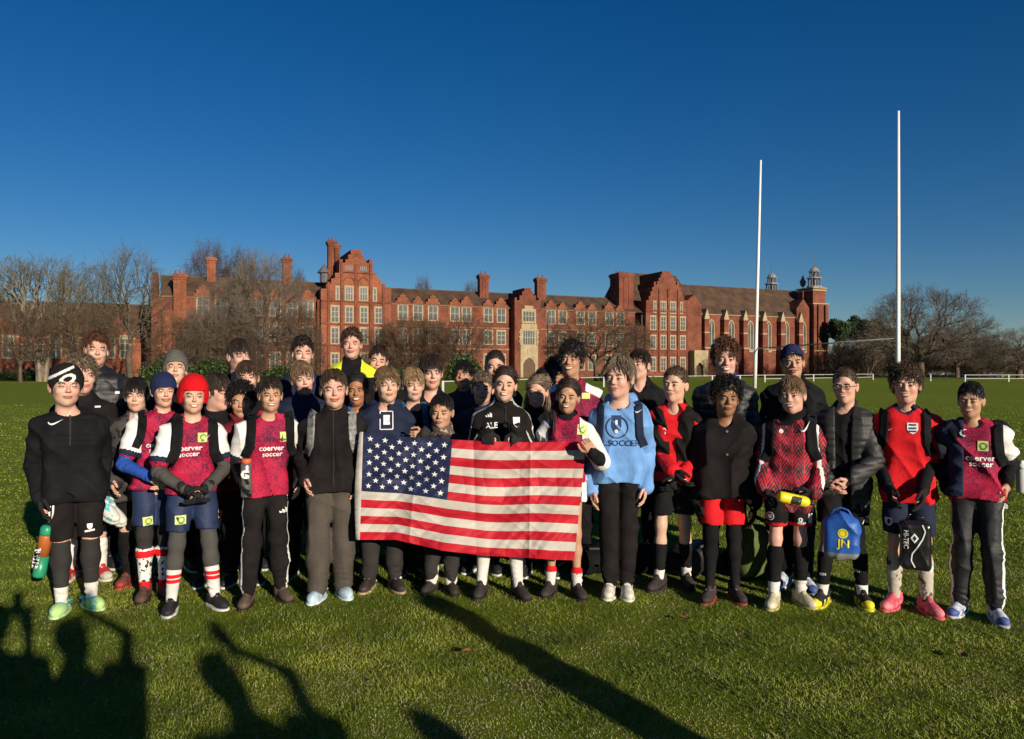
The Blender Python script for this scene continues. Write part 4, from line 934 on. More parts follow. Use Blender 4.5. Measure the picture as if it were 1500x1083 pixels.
SH = dict(black=('sneaker', [Rub('black', (.02,.02,.022)), Rub('white_sole', (.6,.6,.57)), Rub('lace_grey', (.2,.2,.2))]), blackgum=('sneaker', [Rub('brown_black', (.04,.03,.028)), Rub('gum', (.42,.30,.2)), Rub('lace_grey', (.2,.2,.2))]),
          croc=('croc', [Rub('pale_blue', (.38,.50,.56)), Rub('pale_sole', (.50,.58,.58)), Rub('pale_blue', (.38,.50,.56))]), croc2=('croc', [camo_mat('tie_dye', [(.10,.52,.60),(.45,.70,.25),(.35,.65,.55)], 16), Rub('lime_sole', (.45,.60,.30)), Rub('aqua', (.12,.45,.55))]),
          brown=('boot', [Rub('muddy_brown', (.085,.05,.035), .8), Rub('dark_sole', (.03,.022,.018)), Rub('brown_lace', (.05,.03,.025))]), brown2=('boot', [Rub('earth_brown', (.10,.07,.05), .8), Rub('dark_sole', (.03,.022,.018)), Rub('brown_lace', (.05,.03,.025))]),
          redb=('boot', [Rub('brown_red', (.14,.05,.04), .7), Rub('red_sole', (.35,.04,.03)), Rub('red_lace', (.4,.05,.04)), Rub('brown_red2', (.25,.04,.03))]), white=('sneaker', [Rub('cream', (.60,.58,.50), .7), Rub('cream_sole', (.55,.54,.46)), Rub('cream_lace', (.66,.64,.56)), Rub('cream_panel', (.50,.48,.40))]),
          cream=('sneaker', [Rub('gold_cream', (.50,.46,.28), .6), Rub('gold_sole', (.35,.33,.12)), Rub('dark_lace', (.12,.10,.08)), Rub('gold_panel', (.55,.50,.36))]), yellow=('boot', [Rub('black_b', (.02,.02,.02)), Rub('lime_sole2', (.45,.45,.03)), Rub('dark_lace', (.12,.10,.08)), Rub('yellow', (.72,.62,.03))]),
          pink=('boot', [Rub('pink', (.62,.10,.14)), Rub('pink_sole', (.50,.10,.12)), Rub('dark_lace', (.12,.10,.08)), Rub('pink_panel', (.70,.20,.22))]), bluew=('boot', [Rub('pale_boot', (.50,.55,.62)), Rub('pale_boot_sole', (.5,.52,.55)), Rub('navy_lace', (.05,.08,.2)), Rub('navy_panel', (.06,.10,.28))]),
          dark=('boot', [Rub('dark_boot', (.035,.028,.025), .7), Rub('dark_sole', (.03,.022,.018)), Rub('brown_lace', (.05,.03,.025))]), darkred=('boot', [Rub('dark_boot2', (.05,.035,.035), .7), Rub('red_sole2', (.28,.04,.04)), Rub('lace_grey', (.2,.2,.2)), Rub('dark_boot', (.035,.028,.025), .7)]),
          redw=('boot', [Rub('red_strip', (.55,.03,.03)), Rub('cream_sole', (.55,.54,.46)), Rub('cream_lace', (.66,.64,.56)), Rub('cream_panel', (.50,.48,.40))]))

# ------------------------------------------------------------------ hair
HL = {'fringe':.058,'swept':.062,'short':.068,'curly':.056,'girl':.072,'afro':.060,'buzz':.070,'long':.070,'bangs':.056,'quiff':.068,'curtain':.066}
def hairline(P, style):
    hl = HL.get(style, .064); y = P[...,1]; x = np.abs(P[...,0]); g_ = style in ('girl', 'long')
    f = hl - (y+.085)*.55 - (.22 if not g_ else .42)*np.maximum(x-.02, 0)
    b = hl - .036 - .012 - (.02 if g_ else 0) - (y+.02)*(.75 if not g_ else 1.0)
    t = np.clip((y+.035)/.03, 0, 1); return f*(1-t) + b*t
def hair_locks(rg, style, n, hh, w=1.0):
    c0 = A(0,.016,.036); R = A(.0755*w,.093,.0835)
    d = rg.normal(0, 1, (n*4, 3)); d /= np.linalg.norm(d, axis=1)[:,None]; P = c0 + d*R
    lim = hairline(P, style)
    P = P[P[:,2] > lim][:n]; n = len(P); N = (P - c0)/R**2; N /= np.linalg.norm(N, axis=1)[:,None]
    crown = A(.012,.045,.12); fl = P - crown; fl -= (fl*N).sum(1)[:,None]*N; fl /= np.linalg.norm(fl, axis=1)[:,None]+1e-6
    front = np.clip((-P[:,1]-.01)/.05, 0, 1); L = np.full(n, .040); lift = .15; wav = .0; wr = .0023; side = 0; grav = .35
    if style in ('fringe', 'bangs'): L = .040 + .012*front; lift = .05; side = .30; grav = .30
    elif style == 'swept': L = .044 + .010*front; lift = .10; side = 1.2; grav = .25
    elif style == 'curtain': L = .055 + .0*front; lift = .10; grav = .45
    elif style == 'short': L = .026 + .006*front; lift = .04; side = .75; grav = .22
    elif style == 'quiff': L = .026 + .016*front; lift = .55; side = .6; grav = -.1
    elif style == 'buzz': L = np.full(n, .012); lift = .3; grav = 0
    elif style == 'curly': L = .028 + .008*front; lift = .55; wav = .012; wr = .0024; grav = .1
    elif style == 'afro': L = .024 + .008*front; lift = 1.3; wav = .012; wr = .0024; grav = 0
    elif style in ('girl', 'long'): L = np.full(n, .060); lift = .02; grav = .05
    T = fl.copy(); ph0 = rg.uniform(0, 6)
    if style in ('girl', 'long'):
        T = np.stack([np.sign(P[:,0])*.55, np.full(n, .75), np.full(n, -.45)], 1) ; T -= (T*N).sum(1)[:,None]*N; T /= np.linalg.norm(T, axis=1)[:,None]
    if style == 'curtain': T[:,0] += np.sign(P[:,0])*front*1.6
    T[:,0] += side*front; T += rg.normal(0, {'girl':.05,'long':.06,'fringe':.11,'bangs':.10,'swept':.10,'curtain':.12,'short':.09,'quiff':.16}.get(style, .22), (n, 3)) + .13*np.stack([np.sin(P[:,1]*130+P[:,2]*60+ph0), np.sin(P[:,0]*120+ph0), 0*P[:,0]], 1)*(style not in ('girl','long')); T /= np.linalg.norm(T, axis=1)[:,None]
    L = L*rg.uniform(.7, 1.25, n); K = 6; X = np.zeros((n, K, 3)); X[:,0] = P + N*.001; D = T + N*lift; D /= np.linalg.norm(D, axis=1)[:,None]
    ph = rg.uniform(0, 6.28, (n, 3))
    for k in range(1, K):
        D = D + A(0, 0, -1)*grav*.35; D /= np.linalg.norm(D, axis=1)[:,None]
        q = X[:,k-1] + D*(L/(K-1))[:,None] + wav*np.sin(ph + k*1.9)*.6
        rr = (q - c0)/(R*(1.02 + .10*(k/K)*(.5 if style in ('girl','long') else 1))); m = np.linalg.norm(rr, axis=1); ins = m < 1.03
        q = np.where(ins[:,None], c0 + (q - c0)*(1.03/m)[:,None], q); X[:,k] = q
    wid = wr*rg.uniform(.6, 1.3, n)[:,None]*np.array([.8, 1, 1, .85, .6, .15])[None]
    B = np.cross(D, N); B /= np.linalg.norm(B, axis=1)[:,None]+1e-9
    V = np.zeros((n, K, 3, 3)); V[:,:,0] = X - B[:,None]*wid[...,None]; V[:,:,1] = X + B[:,None]*wid[...,None]; V[:,:,2] = X + N[:,None]*wid[...,None]*.9
    b = (np.arange(n)*K*3)[:,None]; F = []
    for k in range(K-1):
        for j in range(3): F.append(np.concatenate([b+k*3+j, b+k*3+(j+1) % 3, b+(k+1)*3+(j+1) % 3, b+(k+1)*3+j], 1))
    return V.reshape(-1, 3), np.stack(F, 1).reshape(-1, 4)
def make_hair(rg, style, w):
    off = {'afro':.017,'curly':.013,'fringe':.006,'bangs':.006,'swept':.006,'curtain':.008,'buzz':.003,'short':.004,'quiff':.006}.get(style, .005)
    def cut(P): return (np.maximum(hairline(P, style), -.075) - P[...,2])*.8
    def dp(P): return .0025*np.sin(P[...,0]*160+np.sin(P[...,1]*90)*2)*np.sin(P[...,1]*110+P[...,2]*60)*(2 if style in ('afro','curly') else .35)
    V, Q = Field([ell((0,.018,.037), (.0755*w+off,.093+off,.083+off), .02)], dp, [cut]).mesh(.006)
    n = {'buzz': 500, 'short': 800, 'girl': 650, 'long': 700, 'afro': 950, 'curly': 900}.get(style, 850)
    V2, Q2 = hair_locks(rg, style, n, .22, w)
    if off > .007: c0 = A(0,.016,.036); V2 = c0 + (V2 - c0)*(1 + (off-.004)/.085)
    return np.concatenate([V, V2]), np.concatenate([Q, Q2 + len(V)])

# ------------------------------------------------------------------ person builder
PEOPLE = {}
def person(key, label, hx, top, chin, Y, skin_='pale', hair=('fringe', 'brown'), hat=None, yaw=0, pitch=0, roll=0, smile=.5, w=1.0, jaw=1.0, fem=False, fat=1.0, squint=.75,
           feet=None, hands=None, hcurl=(.35, .35), hdir=None, gloves=None, layers=(), legs=('pants', 'black'), socks=None, shoes='black', teeth=None, turn=0, lean=0, shade_face=0, group='young footballers posing in rows behind and around the flag', seed=None, H=None, footdir=(-18, 18), glasses=False, straps=None, armout=1.0, eh=None):
    rg = np.random.default_rng(abs(hash_(key)) % 10000 if seed is None else seed); rnd = random.Random(hash_(key)); turn = turn + rnd.uniform(-8, 8); yaw = yaw + rnd.uniform(-7, 7); roll = roll + rnd.uniform(-3.5, 3.5); pitch = pitch + rnd.uniform(-3, 4)
    X = gx(hx, Y); th = -math.atan2(X, Y) + rad(turn); root = empty('person', (X, Y, 0), th); tag(root, label, 'person', group)
    xa = A(cos(th), sin(th), 0); ya = A(-sin(th), cos(th), 0); R0 = A(X, Y, 0)
    def toL(Wp): q = np.asarray(Wp, float) - R0; return A(q@xa, q@ya, q[2])
    def L(px, py, ly=0.0):
        d = A((px-CX)/FPX, 1, (CY-py)/FPX); s = (ly + R0@ya)/(d@ya); return toL(A(0, 0, CH) + d*s)
    def G(px, py):
        q = (CY-py)/FPX; s = -CH/q; return toL(A((px-CX)/FPX*s, s, 0))
    zt = L(hx, top)[2]; zc = L(hx, chin)[2]; hh = zt - zc
    if hat is None: hh2 = hh/1.06
    else: hh2 = hh/1.10
    s_ = hh2/.222; hc = A(0, -.01, zc + .108*s_)
    H = zt - .01 if H is None else H
    Rh = rotm(yaw, -pitch, roll)
    # joints
    zs = zc - .050*H; zh = .51*H; sw = .092*H*fat; hw = .046*H*fat
    fp = []
    if feet:
        for f in feet: q = G(*f); fp.append(A(q[0], q[1] + .10, 0))
    else: fp = [A(-.085*H/1.5 + rnd.uniform(-.02,.02), rnd.uniform(-.04,.04), 0), A(.085*H/1.5 + rnd.uniform(-.02,.02), rnd.uniform(-.04,.04), 0)]
    if fp[0][0] > fp[1][0]: fp = fp[::-1]
    pc = (fp[0] + fp[1])/2*A(.85, .85, 0); pc[0] = np.clip(pc[0], -.12, .12); pc[1] = np.clip(pc[1], -.03, .03)
    hip = [A(pc[0]-hw, pc[1]+.01, zh), A(pc[0]+hw, pc[1]+.01, zh)]
    ank = [A(f[0], f[1]+.0, .075) for f in fp]
    knee = []
    for i in (0, 1):
        m = (hip[i] + ank[i])/2; m[2] = .285*H; m[1] -= .02; m[0] += (hip[i][0]-ank[i][0])*.05; knee.append(m)
    tc_ = A(pc[0]*.5 + lean*.1, .01, 0)
    sho = [A(tc_[0]-sw, .015, zs-.030*H), A(tc_[0]+sw, .015, zs-.030*H)]
    ua, fa = .172*H, .152*H; wr = []; elb = []
    for i in (0, 1):
        sg = -1 if i == 0 else 1; t = None
        if hands and hands[i] is not None: t = A(*hands[i][1:]) if hands[i][0] == 'l' else np.asarray(L(*hands[i][:3]))
        if t is None: t = sho[i] + A(sg*.05*armout, -.03, -(ua+fa)*.985)
        d = t - sho[i]; D = np.linalg.norm(d)
        mx = (ua+fa)*.995
        if D > mx: t = sho[i] + d/D*mx; d = t - sho[i]; D = mx
        a = (ua*ua - fa*fa + D*D)/(2*D); h2 = math.sqrt(max(ua*ua - a*a, 0)); dn = d/D
        hint = A(*eh[i]) if eh and eh[i] is not None else A(sg*.22, .80, -.30); hint = hint - dn*(hint@dn); hint = norm(hint); elb.append(sho[i] + dn*a + hint*h2); wr.append(t)
    k = H/1.5; ft = fat
    neckb = A(tc_[0]*.7, .022, zs+.018*H); headb = hc + Rh@(A(0,.025,-.09)*s_)
    def torso(t, k_=.05, zlow=None, wide=1.0, hx_=.0):
        zl = zh-.03 if zlow is None else zlow
        p = [rbox((tc_[0],.012,zs-.085*k-.0), (sw*.86*wide+t, .078*k*ft+t, .115*k), min(.07, .075*k), k_),
             rbox(((tc_[0]+pc[0])/2,.010,(zs+zh)/2-.03*k), (sw*.80*wide*ft**.5+t, .070*k*ft+t, .17*k), min(.062, .066*k), k_),
             rbox((pc[0],pc[1]*.6+.012,zh-.01), ((.120*k*ft+hx_)*wide+t, .082*k*ft+hx_+t, .10*k), min(.06, .07*k), k_)]
        for i in (0, 1): p += [cap(neckb + A(0,.004,.0), sho[i] + A(0,.0,.0), .044*k+t*.7, .043*k+t*.9, .045)]
        return p
    def arm(t, e=2.0, k_=.018, t2=None):
        p = []; t2 = t if t2 is None else t2
        for i in (0, 1):
            if e <= 1: q = sho[i] + (elb[i]-sho[i])*e; p.append(cap(sho[i], q, .045*k*ft**.5+t*.8, .040*k+t2, k_))
            else:
                q = elb[i] + (wr[i]-elb[i])*(e-1); p += [cap(sho[i], elb[i], .043*k*ft**.5+t*.8, .035*k+t, k_), cap(elb[i], q, .035*k+t, .027*k+t2, .010)]
        return p
    def leg(t, z0, z1=None, k_=.03, flare=0.0, tb=None):
        """from the hip down to height z0"""
        p = []; tb = t if tb is None else tb
        rr = [(zh, .066*k*ft), (.285*H, .044*k*ft**.6), (.20*H, .043*k*ft**.6), (.075, .026*k)]
        for i in (0, 1):
            pts = [hip[i], knee[i], knee[i]+(ank[i]-knee[i])*.33+A(0,.012,0), ank[i]]; zz_ = [q[2] for q in pts]
            for j in range(3):
                a, b = pts[j], pts[j+1]; ra, rb = rr[j][1]+t, rr[j+1][1]+t
                if z1 is not None and b[2] > z1: continue
                if z1 is not None and a[2] > z1: f = (a[2]-z1)/(a[2]-b[2]); a = a+(b-a)*f; ra = ra+(rb-ra)*f
                if a[2] <= z0: break
                if b[2] < z0: f = (a[2]-z0)/(a[2]-b[2]); b = a+(b-a)*f; rb = ra+(rb-ra)*f
                if flare: rb = rb + flare*(1 if j == 0 else 1)
                p.append(cap(a, b, ra, rb, k_))
        return p
    # ---- body (skin)
    bp = torso(-.022) + arm(-.008, 2.0) + leg(-.006, .05) + [cap(neckb + A(0,.01,-.03), headb, .050*s_ if not fem else .044*s_, .046*s_ if not fem else .041*s_, .03)]
    bp = [q for q in bp if True]
    for i in (0, 1): d_ = norm(A(sin(rad(footdir[i])), -cos(rad(footdir[i])), 0)); bp.append(cap(ank[i]+A(0,.02,-.03), ank[i]+d_*.11+A(0,0,-.045), .028, .020, .03))
    V, Q = Field(bp).mesh(.013)
    w = w*rnd.uniform(.97,1.03); jaw = jaw*rnd.uniform(.85,1.1); es = rnd.uniform(.0295,.033); mz = rnd.uniform(-.003,.002); bz_ = rnd.uniform(-.001,.003)
    hp = head_prims(rg, w, jaw, rg.uniform(.85, 1.15), fem, smile); hf = Field(hp); Vh, Qh = hf.mesh(.0042)
    hx_s = rnd.uniform(.88,.93); tw = lambda P: (np.asarray(P)*s_*A(hx_s, .96, 1))@Rh.T + hc
    Vs, Qs = [V, tw(Vh)], [Q, Qh + len(V)]; nv = len(V)+len(Vh)
    gl = []
    for i in (0, 1):
        sg = -1 if i == 0 else 1; fd = norm(wr[i]-elb[i])
        if hdir and hdir[i] is not None: dd, tb_, pn = [A(*v) for v in hdir[i]]
        else: dd, tb_, pn = fd*.8+A(0,-.05,-.4), A(0,-1,-.1), A(-sg,0,0)
        gv = (gloves is True) or (gloves and gloves[i])
        hv_, hq = hand_at(hcurl[i], wr[i], dd, tb_, pn, (.94 if not gv else .80)*k*.98)
        Vs.append(hv_); Qs.append(hq + nv); nv += len(hv_)
        if gv: gl.append(hand_at(hcurl[i], wr[i] - norm(dd)*.004, dd, tb_, pn, 1.15*k))
    obj('body', mkmesh('body', np.concatenate(Vs), np.concatenate(Qs), skin(skin_)), root)
    for g_ in gl: obj('glove', mkmesh('glove', g_[0], g_[1], C['glove']), root)
    # ---- face
    def fpatch(name, P2, F, mats, mi, off, parent=root):
        P = np.zeros((len(P2), 3)); P[:,0] = P2[:,0]; P[:,2] = P2[:,1]; P = trace_y(hf, P, off, -.14, 30)
        return obj(name, mkmesh(name, tw(P), F, mats, mi), parent)
    op = .0052*squint
    for sg in (-1, 1):
        u, v, F = grid_patch(22, 13); Pp = np.stack([sg*es + u*.0150, .0050 + FZ + v*.0095], 1); c = Pp[F].mean(1); dx = (c[:,0]-sg*es)/.0140; dz = c[:,1]-.0045-FZ
        up_ = op*(1-dx**2); lo_ = -op*.75*(1-dx**2); ins = (np.abs(dx) < 1) & (dz < up_) & (dz > lo_); iris = ins & (((c[:,0]-sg*es)**2 + (dz-.0006)**2) < .0066**2)
        lash = ~ins & (np.abs(dx) < 1.06) & (dz > up_*.6) & (dz < up_+.0034); keep = ins | lash
        fpatch('eye', Pp, F[keep], [EYEW, IRIS, LASH], np.where(lash, 2, np.where(iris, 1, 0))[keep], .0009)
        u, v, F = grid_patch(10, 3); x = es + u*.0170; z = .0205 + FZ + bz_ + .0045*(1-(u-.25)**2) + v*.0042*(1-.35*(u+1)*.5); fpatch('eyebrow', np.stack([sg*x, z], 1), F, M('brow_' + (hair[1] if hair else 'brown'), tuple(q*.65 for q in HC[hair[1] if hair else 'brown']), .9, .2, 50), None, .0016)
    mw = .0215 + .0120*smile; u, v, F = grid_patch(24, 13); x = u*mw; cv = .0095*smile*u*u; tk = (.0070+.0045*smile)*(1-.75*u*u); z = -.0548 + mz*.6 + cv + v*tk; c = np.stack([u, v], 1)[F].mean(1)
    tt = (smile > .55) if teeth is None else teeth; a_ = .42*(1-c[:,0]**2*1.05); mi = np.zeros(len(F), int)
    if tt: mi = np.where((np.abs(c[:,1]) < a_*1.15) & (np.abs(c[:,0]) < .93), np.where(c[:,1] > -a_*.75, 1, 2), 0)
    else: mi = np.where((np.abs(c[:,1]) < .13), 2, 0)
    fpatch('mouth', np.stack([x, z], 1), F, [lipm(skin_), TEETH, MOUTHD], mi, .0011)
    if glasses:
        g_ = MB()
        for sg in (-1, 1):
            P = [(sg*.032 + .023*cos(a)*(abs(cos(a))**-.35 if abs(cos(a)) > .1 else 1)*.92, -.108, .004 + FZ + .0165*sin(a)*(abs(sin(a))**-.35 if abs(sin(a)) > .1 else 1)*.92) for a in np.linspace(0, 2*pi, 25)]
            g_.tube(tw(P), .0019*s_, 6, 0, False); g_.tube(tw([(sg*.054,-.106,.003),(sg*.078,-.06,.003),(sg*.082,.01,.001)]), .0016, 5)
            g_.add(tw([p for p in P[:-1]]), [tuple(range(24))], 1)
        g_.tube(tw([(-.010,-.108,.001),(0,-.110,.003),(.010,-.108,.001)]), .0018, 5)
        lens_ = bpy.data.materials.get('lens')
        if lens_ is None:
            lens_ = bpy.data.materials.new('lens'); lens_.use_nodes = True; nn = lens_.node_tree; tr_ = nn.nodes.new('ShaderNodeBsdfTransparent'); gg = nn.nodes.new('ShaderNodeBsdfGlossy'); gg.inputs['Roughness'].default_value = .05; ms_ = nn.nodes.new('ShaderNodeMixShader'); ms_.inputs[0].default_value = .12; tr_.inputs[0].default_value = (.8,.8,.82,1)
            nn.links.new(tr_.outputs[0], ms_.inputs[1]); nn.links.new(gg.outputs[0], ms_.inputs[2]); nn.links.new(ms_.outputs[0], nn.nodes['Material Output'].inputs[0])
        g_.build('glasses', [M('black_frame', (.02,.02,.02), .3, .1), lens_], root, True)
    if hair:
        Vr, Qr = make_hair(rg, hair[0], w)
        if hat: 
            q9 = Vr[Qr].mean(1); m_ = q9[:,2] < {'cap': .055}.get(hat[0], -9); Qr = Qr[m_]
        ho = obj('hair', mkmesh('hair', tw(Vr), Qr, hairm(hair[1]), smooth=True), root)
        if len(hair) > 2:  # hanging lengths
            for pts in hair[2]:
                P = tw(np.array(pts)); T = []; n_ = 46
                mb = MB()
                for j in range(n_):
                    o = rg.normal(0, 1, 3)*A(.011, .009, 0)*s_; ph = rg.uniform(0, 6)
                    Pj = [p + o*(.55+.6*min(i_, 3)/3) + A(sin(ph+i_)*.003, 0, 0) for i_, p in enumerate(P)]; mb.tube(Pj, np.linspace(.0045, .0018, len(P)), 4, 0)
                mb.build('ponytail', hairm(hair[1]), root, True)
    # ---- hat
    if hat:
        kind, hm = hat[0], C[hat[1]]
        if kind == 'cap':
            def cutc(P): return np.maximum((.045 - .35*(P[...,1]+.05)) - P[...,2], .030 - np.linalg.norm((P - A(0,-.095,.062))*A(.55,1,1.15), axis=-1))
            Vc, Qc = Field([ell((0,.018,.040), (.085*w,.102,.090), .02)], None, [cutc]).mesh(.005); o = obj('cap', mkmesh('cap', tw(Vc), Qc, hm), root)
            Vb, Qb = Field([ell((0,.125,.015), (.070,.060,.020), .02)], None, [lambda P: .012 - P[...,2], lambda P: P[...,2] - .020]).mesh(.005); obj('peak', mkmesh('peak', tw(Vb), Qb, hm), o)
            st = MB().tube(tw([(x_, -.086+.9*x_*x_*4.5, .064-x_*x_*3) for x_ in np.linspace(-.075,.075,9)]), .004*s_, 6); st.build('strap', hm, o, True)
        else:
            zb = {'beanie': .024, 'tall': .040, 'big': .030}[kind]; rr = {'beanie': (.0875*w,.105,.098), 'tall': (.088*w,.104,.116), 'big': (.096*w,.110,.103)}[kind]; cz_ = .034
            def cuth(P): return (zb - .95*np.clip(P[...,1]+.06, 0, .075) - .2*np.clip(P[...,1], 0, 1) - P[...,2])
            rib = lambda P: .0012*np.sin(np.arctan2(P[...,0], P[...,1])*64)
            pr = [ell((0,.018,cz_), rr, .02)]
            if kind == 'big': pr += [ell((.026,.045,-.012), (.070,.070,.075), .04), ell((-.026,.045,-.012), (.070,.070,.075), .04)]
            if kind == 'big':
                def cuth(P): return np.maximum((.034 - 1.15*np.clip(P[...,1]+.055, 0, .07)) - P[...,2], -.088 - P[...,2])
            Vc, Qc = Field(pr, rib, [cuth]).mesh(.0045); mats = [hm]; mi = None
            if len(hat) > 2:
                cc = Vc[Qc].mean(1); mi = hat[2](cc).astype(int); mats = [hm, WHT]
            o = obj('beanie', mkmesh('beanie', tw(Vc), Qc, mats, mi), root)
            if kind != 'big':
                rr2 = A(*rr) + .005
                Vb, Qb = Field([ell((0,.018,cz_), rr2, .02)], rib, [cuth, lambda P: P[...,2] - (zb+.030 - .95*np.clip(P[...,1]+.06, 0, .075) - .2*np.clip(P[...,1], 0, 1))]).mesh(.0045)
                if len(hat) <= 2: obj('brim', mkmesh('brim', tw(Vb), Qb, hm), o)
    # ---- clothing
    info = dict(root=root, L=L, G=G, k=k, H=H, zs=zs, zh=zh, tc=tc_, sho=sho, elb=elb, wr=wr, hip=hip, knee=knee, ank=ank, tw=tw, hc=hc, s=s_, fld={}, sw=sw, pc=pc, th=th, X=X, Y=Y, neckb=neckb, headb=headb)
    for li, ly in enumerate(layers):
        nm = ly.get('name', 'jacket'); t = ly.get('t', .012); hem = ly.get('hem'); hz = L(hx, hem, -.1)[2] if hem else zh-.05; e = ly.get('e', 2.0); ts = ly.get('ts', t); fa_ = ly.get('fold', .005)
        pr = torso(t, .05, hz, ly.get('wide', 1.0), .012)
        if hz < zh-.09: pr += [rbox((pc[0], pc[1]*.6+.012, (hz+zh)/2-.01), (.132*k*ft+t, .094*k*ft+t, (zh-hz)/2+.04), .07, .05)]
        if ly.get('only') == 'arms': pr = []
        pr += arm(ts, e, ly.get('ka', .018), ly.get('tw', ts))
        col = ly.get('collar', 'crew')
        ap = [cap(a_, b_, ra_+.012, rb_+.012) for i in (0, 1) for a_, b_, ra_, rb_ in ((sho[i], elb[i], .043*k*ft**.5+ts*.8, .035*k+ts), (elb[i], wr[i], .035*k+ts, .027*k+ly.get('tw', ts)))] if e > 1 else []
        def hemcut(P, hz=hz, ap=ap):
            d = hz + .006*np.sin(P[...,0]*23+1) - P[...,2]
            for q9 in ap: d = np.minimum(d, pdist(q9, P))
            return d
        cuts = [hemcut]
        if e < 1.9: cuts = cuts
        nr = (.050 if not fem else .044)*s_
        if col == 'high': pr += [cap(neckb + A(0,.0,-.01), headb + A(0,-.004,-.005)*s_, nr+.016+t*.4, nr+.012, .03)]; cuts.append(lambda P: P[...,2] - (headb[2] + .004 + .5*(P[...,1]-headb[1])) )
        elif col == 'snood': pr += [cap(neckb + A(0,-.005,.0), headb + A(0,-.012,.012)*s_, nr+.022, nr+.020, .02)]; cuts.append(lambda P: P[...,2] - (headb[2] + .022 + .35*(P[...,1]-headb[1])))
        elif col == 'hood':
            pr += [cap(neckb + A(.0,.065,.01), neckb + A(0,.075,.055), .060, .045, .05)]
            for i in (0, 1): sg = -1 if i == 0 else 1; pr += [cap(neckb + A(sg*.068,.040,.036), neckb + A(sg*.022,-.072,-.045), .034, .026, .012), cap(neckb + A(sg*.068,.040,.036), neckb + A(0,.095,.035), .040, .048, .02)]
            pr += [sub(cap(neckb + A(0,-.028,.01), headb + A(0,-.03,.03), nr*.95, nr*1.0, .012))]
        elif col == 'open': pr += [cap(neckb + A(0,.01,-.01), headb + A(0,.012,-.01), nr+.016, nr+.012, .03), sub(cap(neckb + A(0,-.055,-.03), headb + A(0,-.05,.0), nr*.75, nr*.9, .02))]; cuts.append(lambda P: P[...,2] - (headb[2] - .012 + .8*(P[...,1]-headb[1])))
        else: pr += [sub(cap(neckb + A(0,-.012,.022), headb, nr+.004, nr+.006, .008)), sub(ell(neckb + A(0,-.055,.018), (nr*.9, .05, ly.get('vneck', .024)), .01))]
        if ly.get('cut'): cuts.append(ly['cut'])
        fd = folds(hash_(key)+li*7, ly.get('ff', 20), fa_*1.35); q_ = ly.get('quilt'); zq = ly.get('zq')
        def disp(P, fd=fd, q_=q_):
            d = fd(P)
            for i in (0, 1):  # sleeves bunch towards the elbow and wrist
                for J, Rr in ((elb[i], .10), (wr[i], .08)):
                    m = np.exp(-((P - J)**2).sum(-1)/(Rr*Rr)*2); ax = norm(wr[i]-elb[i]); s__ = (P - J)@ax
                    d = d + m*.0045*np.sin(s__*170 + 3*np.sin(P[...,0]*31+P[...,1]*24))
            # hem gather lines
            if q_:
                a = -.008*np.abs(np.sin(P[...,2]*pi/q_))**.6 + .006
                if zq: a = np.where((P[...,2] > zq[0]) & (P[...,2] < zq[1]) & (np.abs(P[...,0]-tc_[0]) < sw*.95) & (P[...,1] < .02), a, 0)
                d = d + a
            d = np.clip(d, -.022, max(.004, .42*t))
            if ly.get('recess'): d = d + np.where(ly['recess'](P), .010, 0)
            return d
        F_ = Field(pr, disp, cuts); Vc, Qc = F_.mesh(ly.get('h', .0085)); mats = [C[m] if isinstance(m, str) else m for m in ly['mats']]; mi = None
        info['fld'][nm] = F_
        if ly.get('mf'):
            P = Vc[Qc].mean(1); ar_ = np.zeros(len(P)); best = np.full(len(P), 9.0)
            dt = np.full(len(P), 9.0)
            for i in (0, 1):
                for j, (a, b) in enumerate(((sho[i], elb[i]), (elb[i], wr[i]))):
                    ab = b-a; tt_ = np.clip(((P-a)@ab)/(ab@ab), 0, 1); dd = np.linalg.norm(P-a-tt_[:,None]*ab, axis=1); up_ = dd < best; best = np.where(up_, dd, best); ar_ = np.where(up_, j+tt_, ar_)
            inarm = (ar_ <= e + .12) & (best < .080*k + ts) & ((ar_ > .12) | (np.abs(P[:,0]-tc_[0]) > sw*.93)) & ((np.abs(P[:,0]-tc_[0]) > sw*.82) | (ar_ > 1.0))
            mi = np.asarray(ly['mf'](P, inarm, ar_, info)).astype(int)
        obj(nm, mkmesh(nm, Vc, Qc, mats, mi), root)
    # ---- lower body
    kind, lm = legs[0], legs[1]; LM = C[lm] if isinstance(lm, str) else lm; fdl = folds(hash_(key)+99, 17, .006)
    def bunch(P):
        d = np.zeros(P.shape[:-1])
        for i in (0, 1):
            m = np.exp(-np.abs(P[...,2]-.12)/.10)*.006 + np.exp(-((P[...,2]-knee[i][2])/.07)**2)*.002; d = d + .45*m*(np.sin(P[...,2]*150 + 3.2*np.sin(P[...,0]*30 + i + P[...,2]*14) + 2.0*np.sin(P[...,1]*33+P[...,2]*9))*(.6+.6*np.sin(P[...,0]*47+P[...,2]*31)) )
        return d
    pel = [rbox((pc[0],pc[1]*.6+.012,zh+.03), (.112*k*ft, .078*k*ft, .085*k), .06, .05)]; topc = lambda P: P[...,2] - zh - .02
    lf = None
    if kind in ('pants', 'leggings', 'wide'):
        t = {'pants': .012, 'leggings': .002, 'wide': .022}[kind]; tb = {'pants': .010, 'leggings': .002, 'wide': .030}[kind]
        pr = pel + leg(t, .085 if kind != 'wide' else .045, flare=0)
        if kind == 'wide':
            for i in (0, 1): pr += [cap(knee[i], ank[i]+A(0,0,.02), .070*k, .066*k, .03)]
        if kind == 'pants':
            for i in (0, 1): pr += [cap(knee[i], ank[i]+A(0,0,.05), .058*k, .046*k, .03)]
        am = {'pants': 1.0, 'leggings': .22, 'wide': 1.3}[kind]
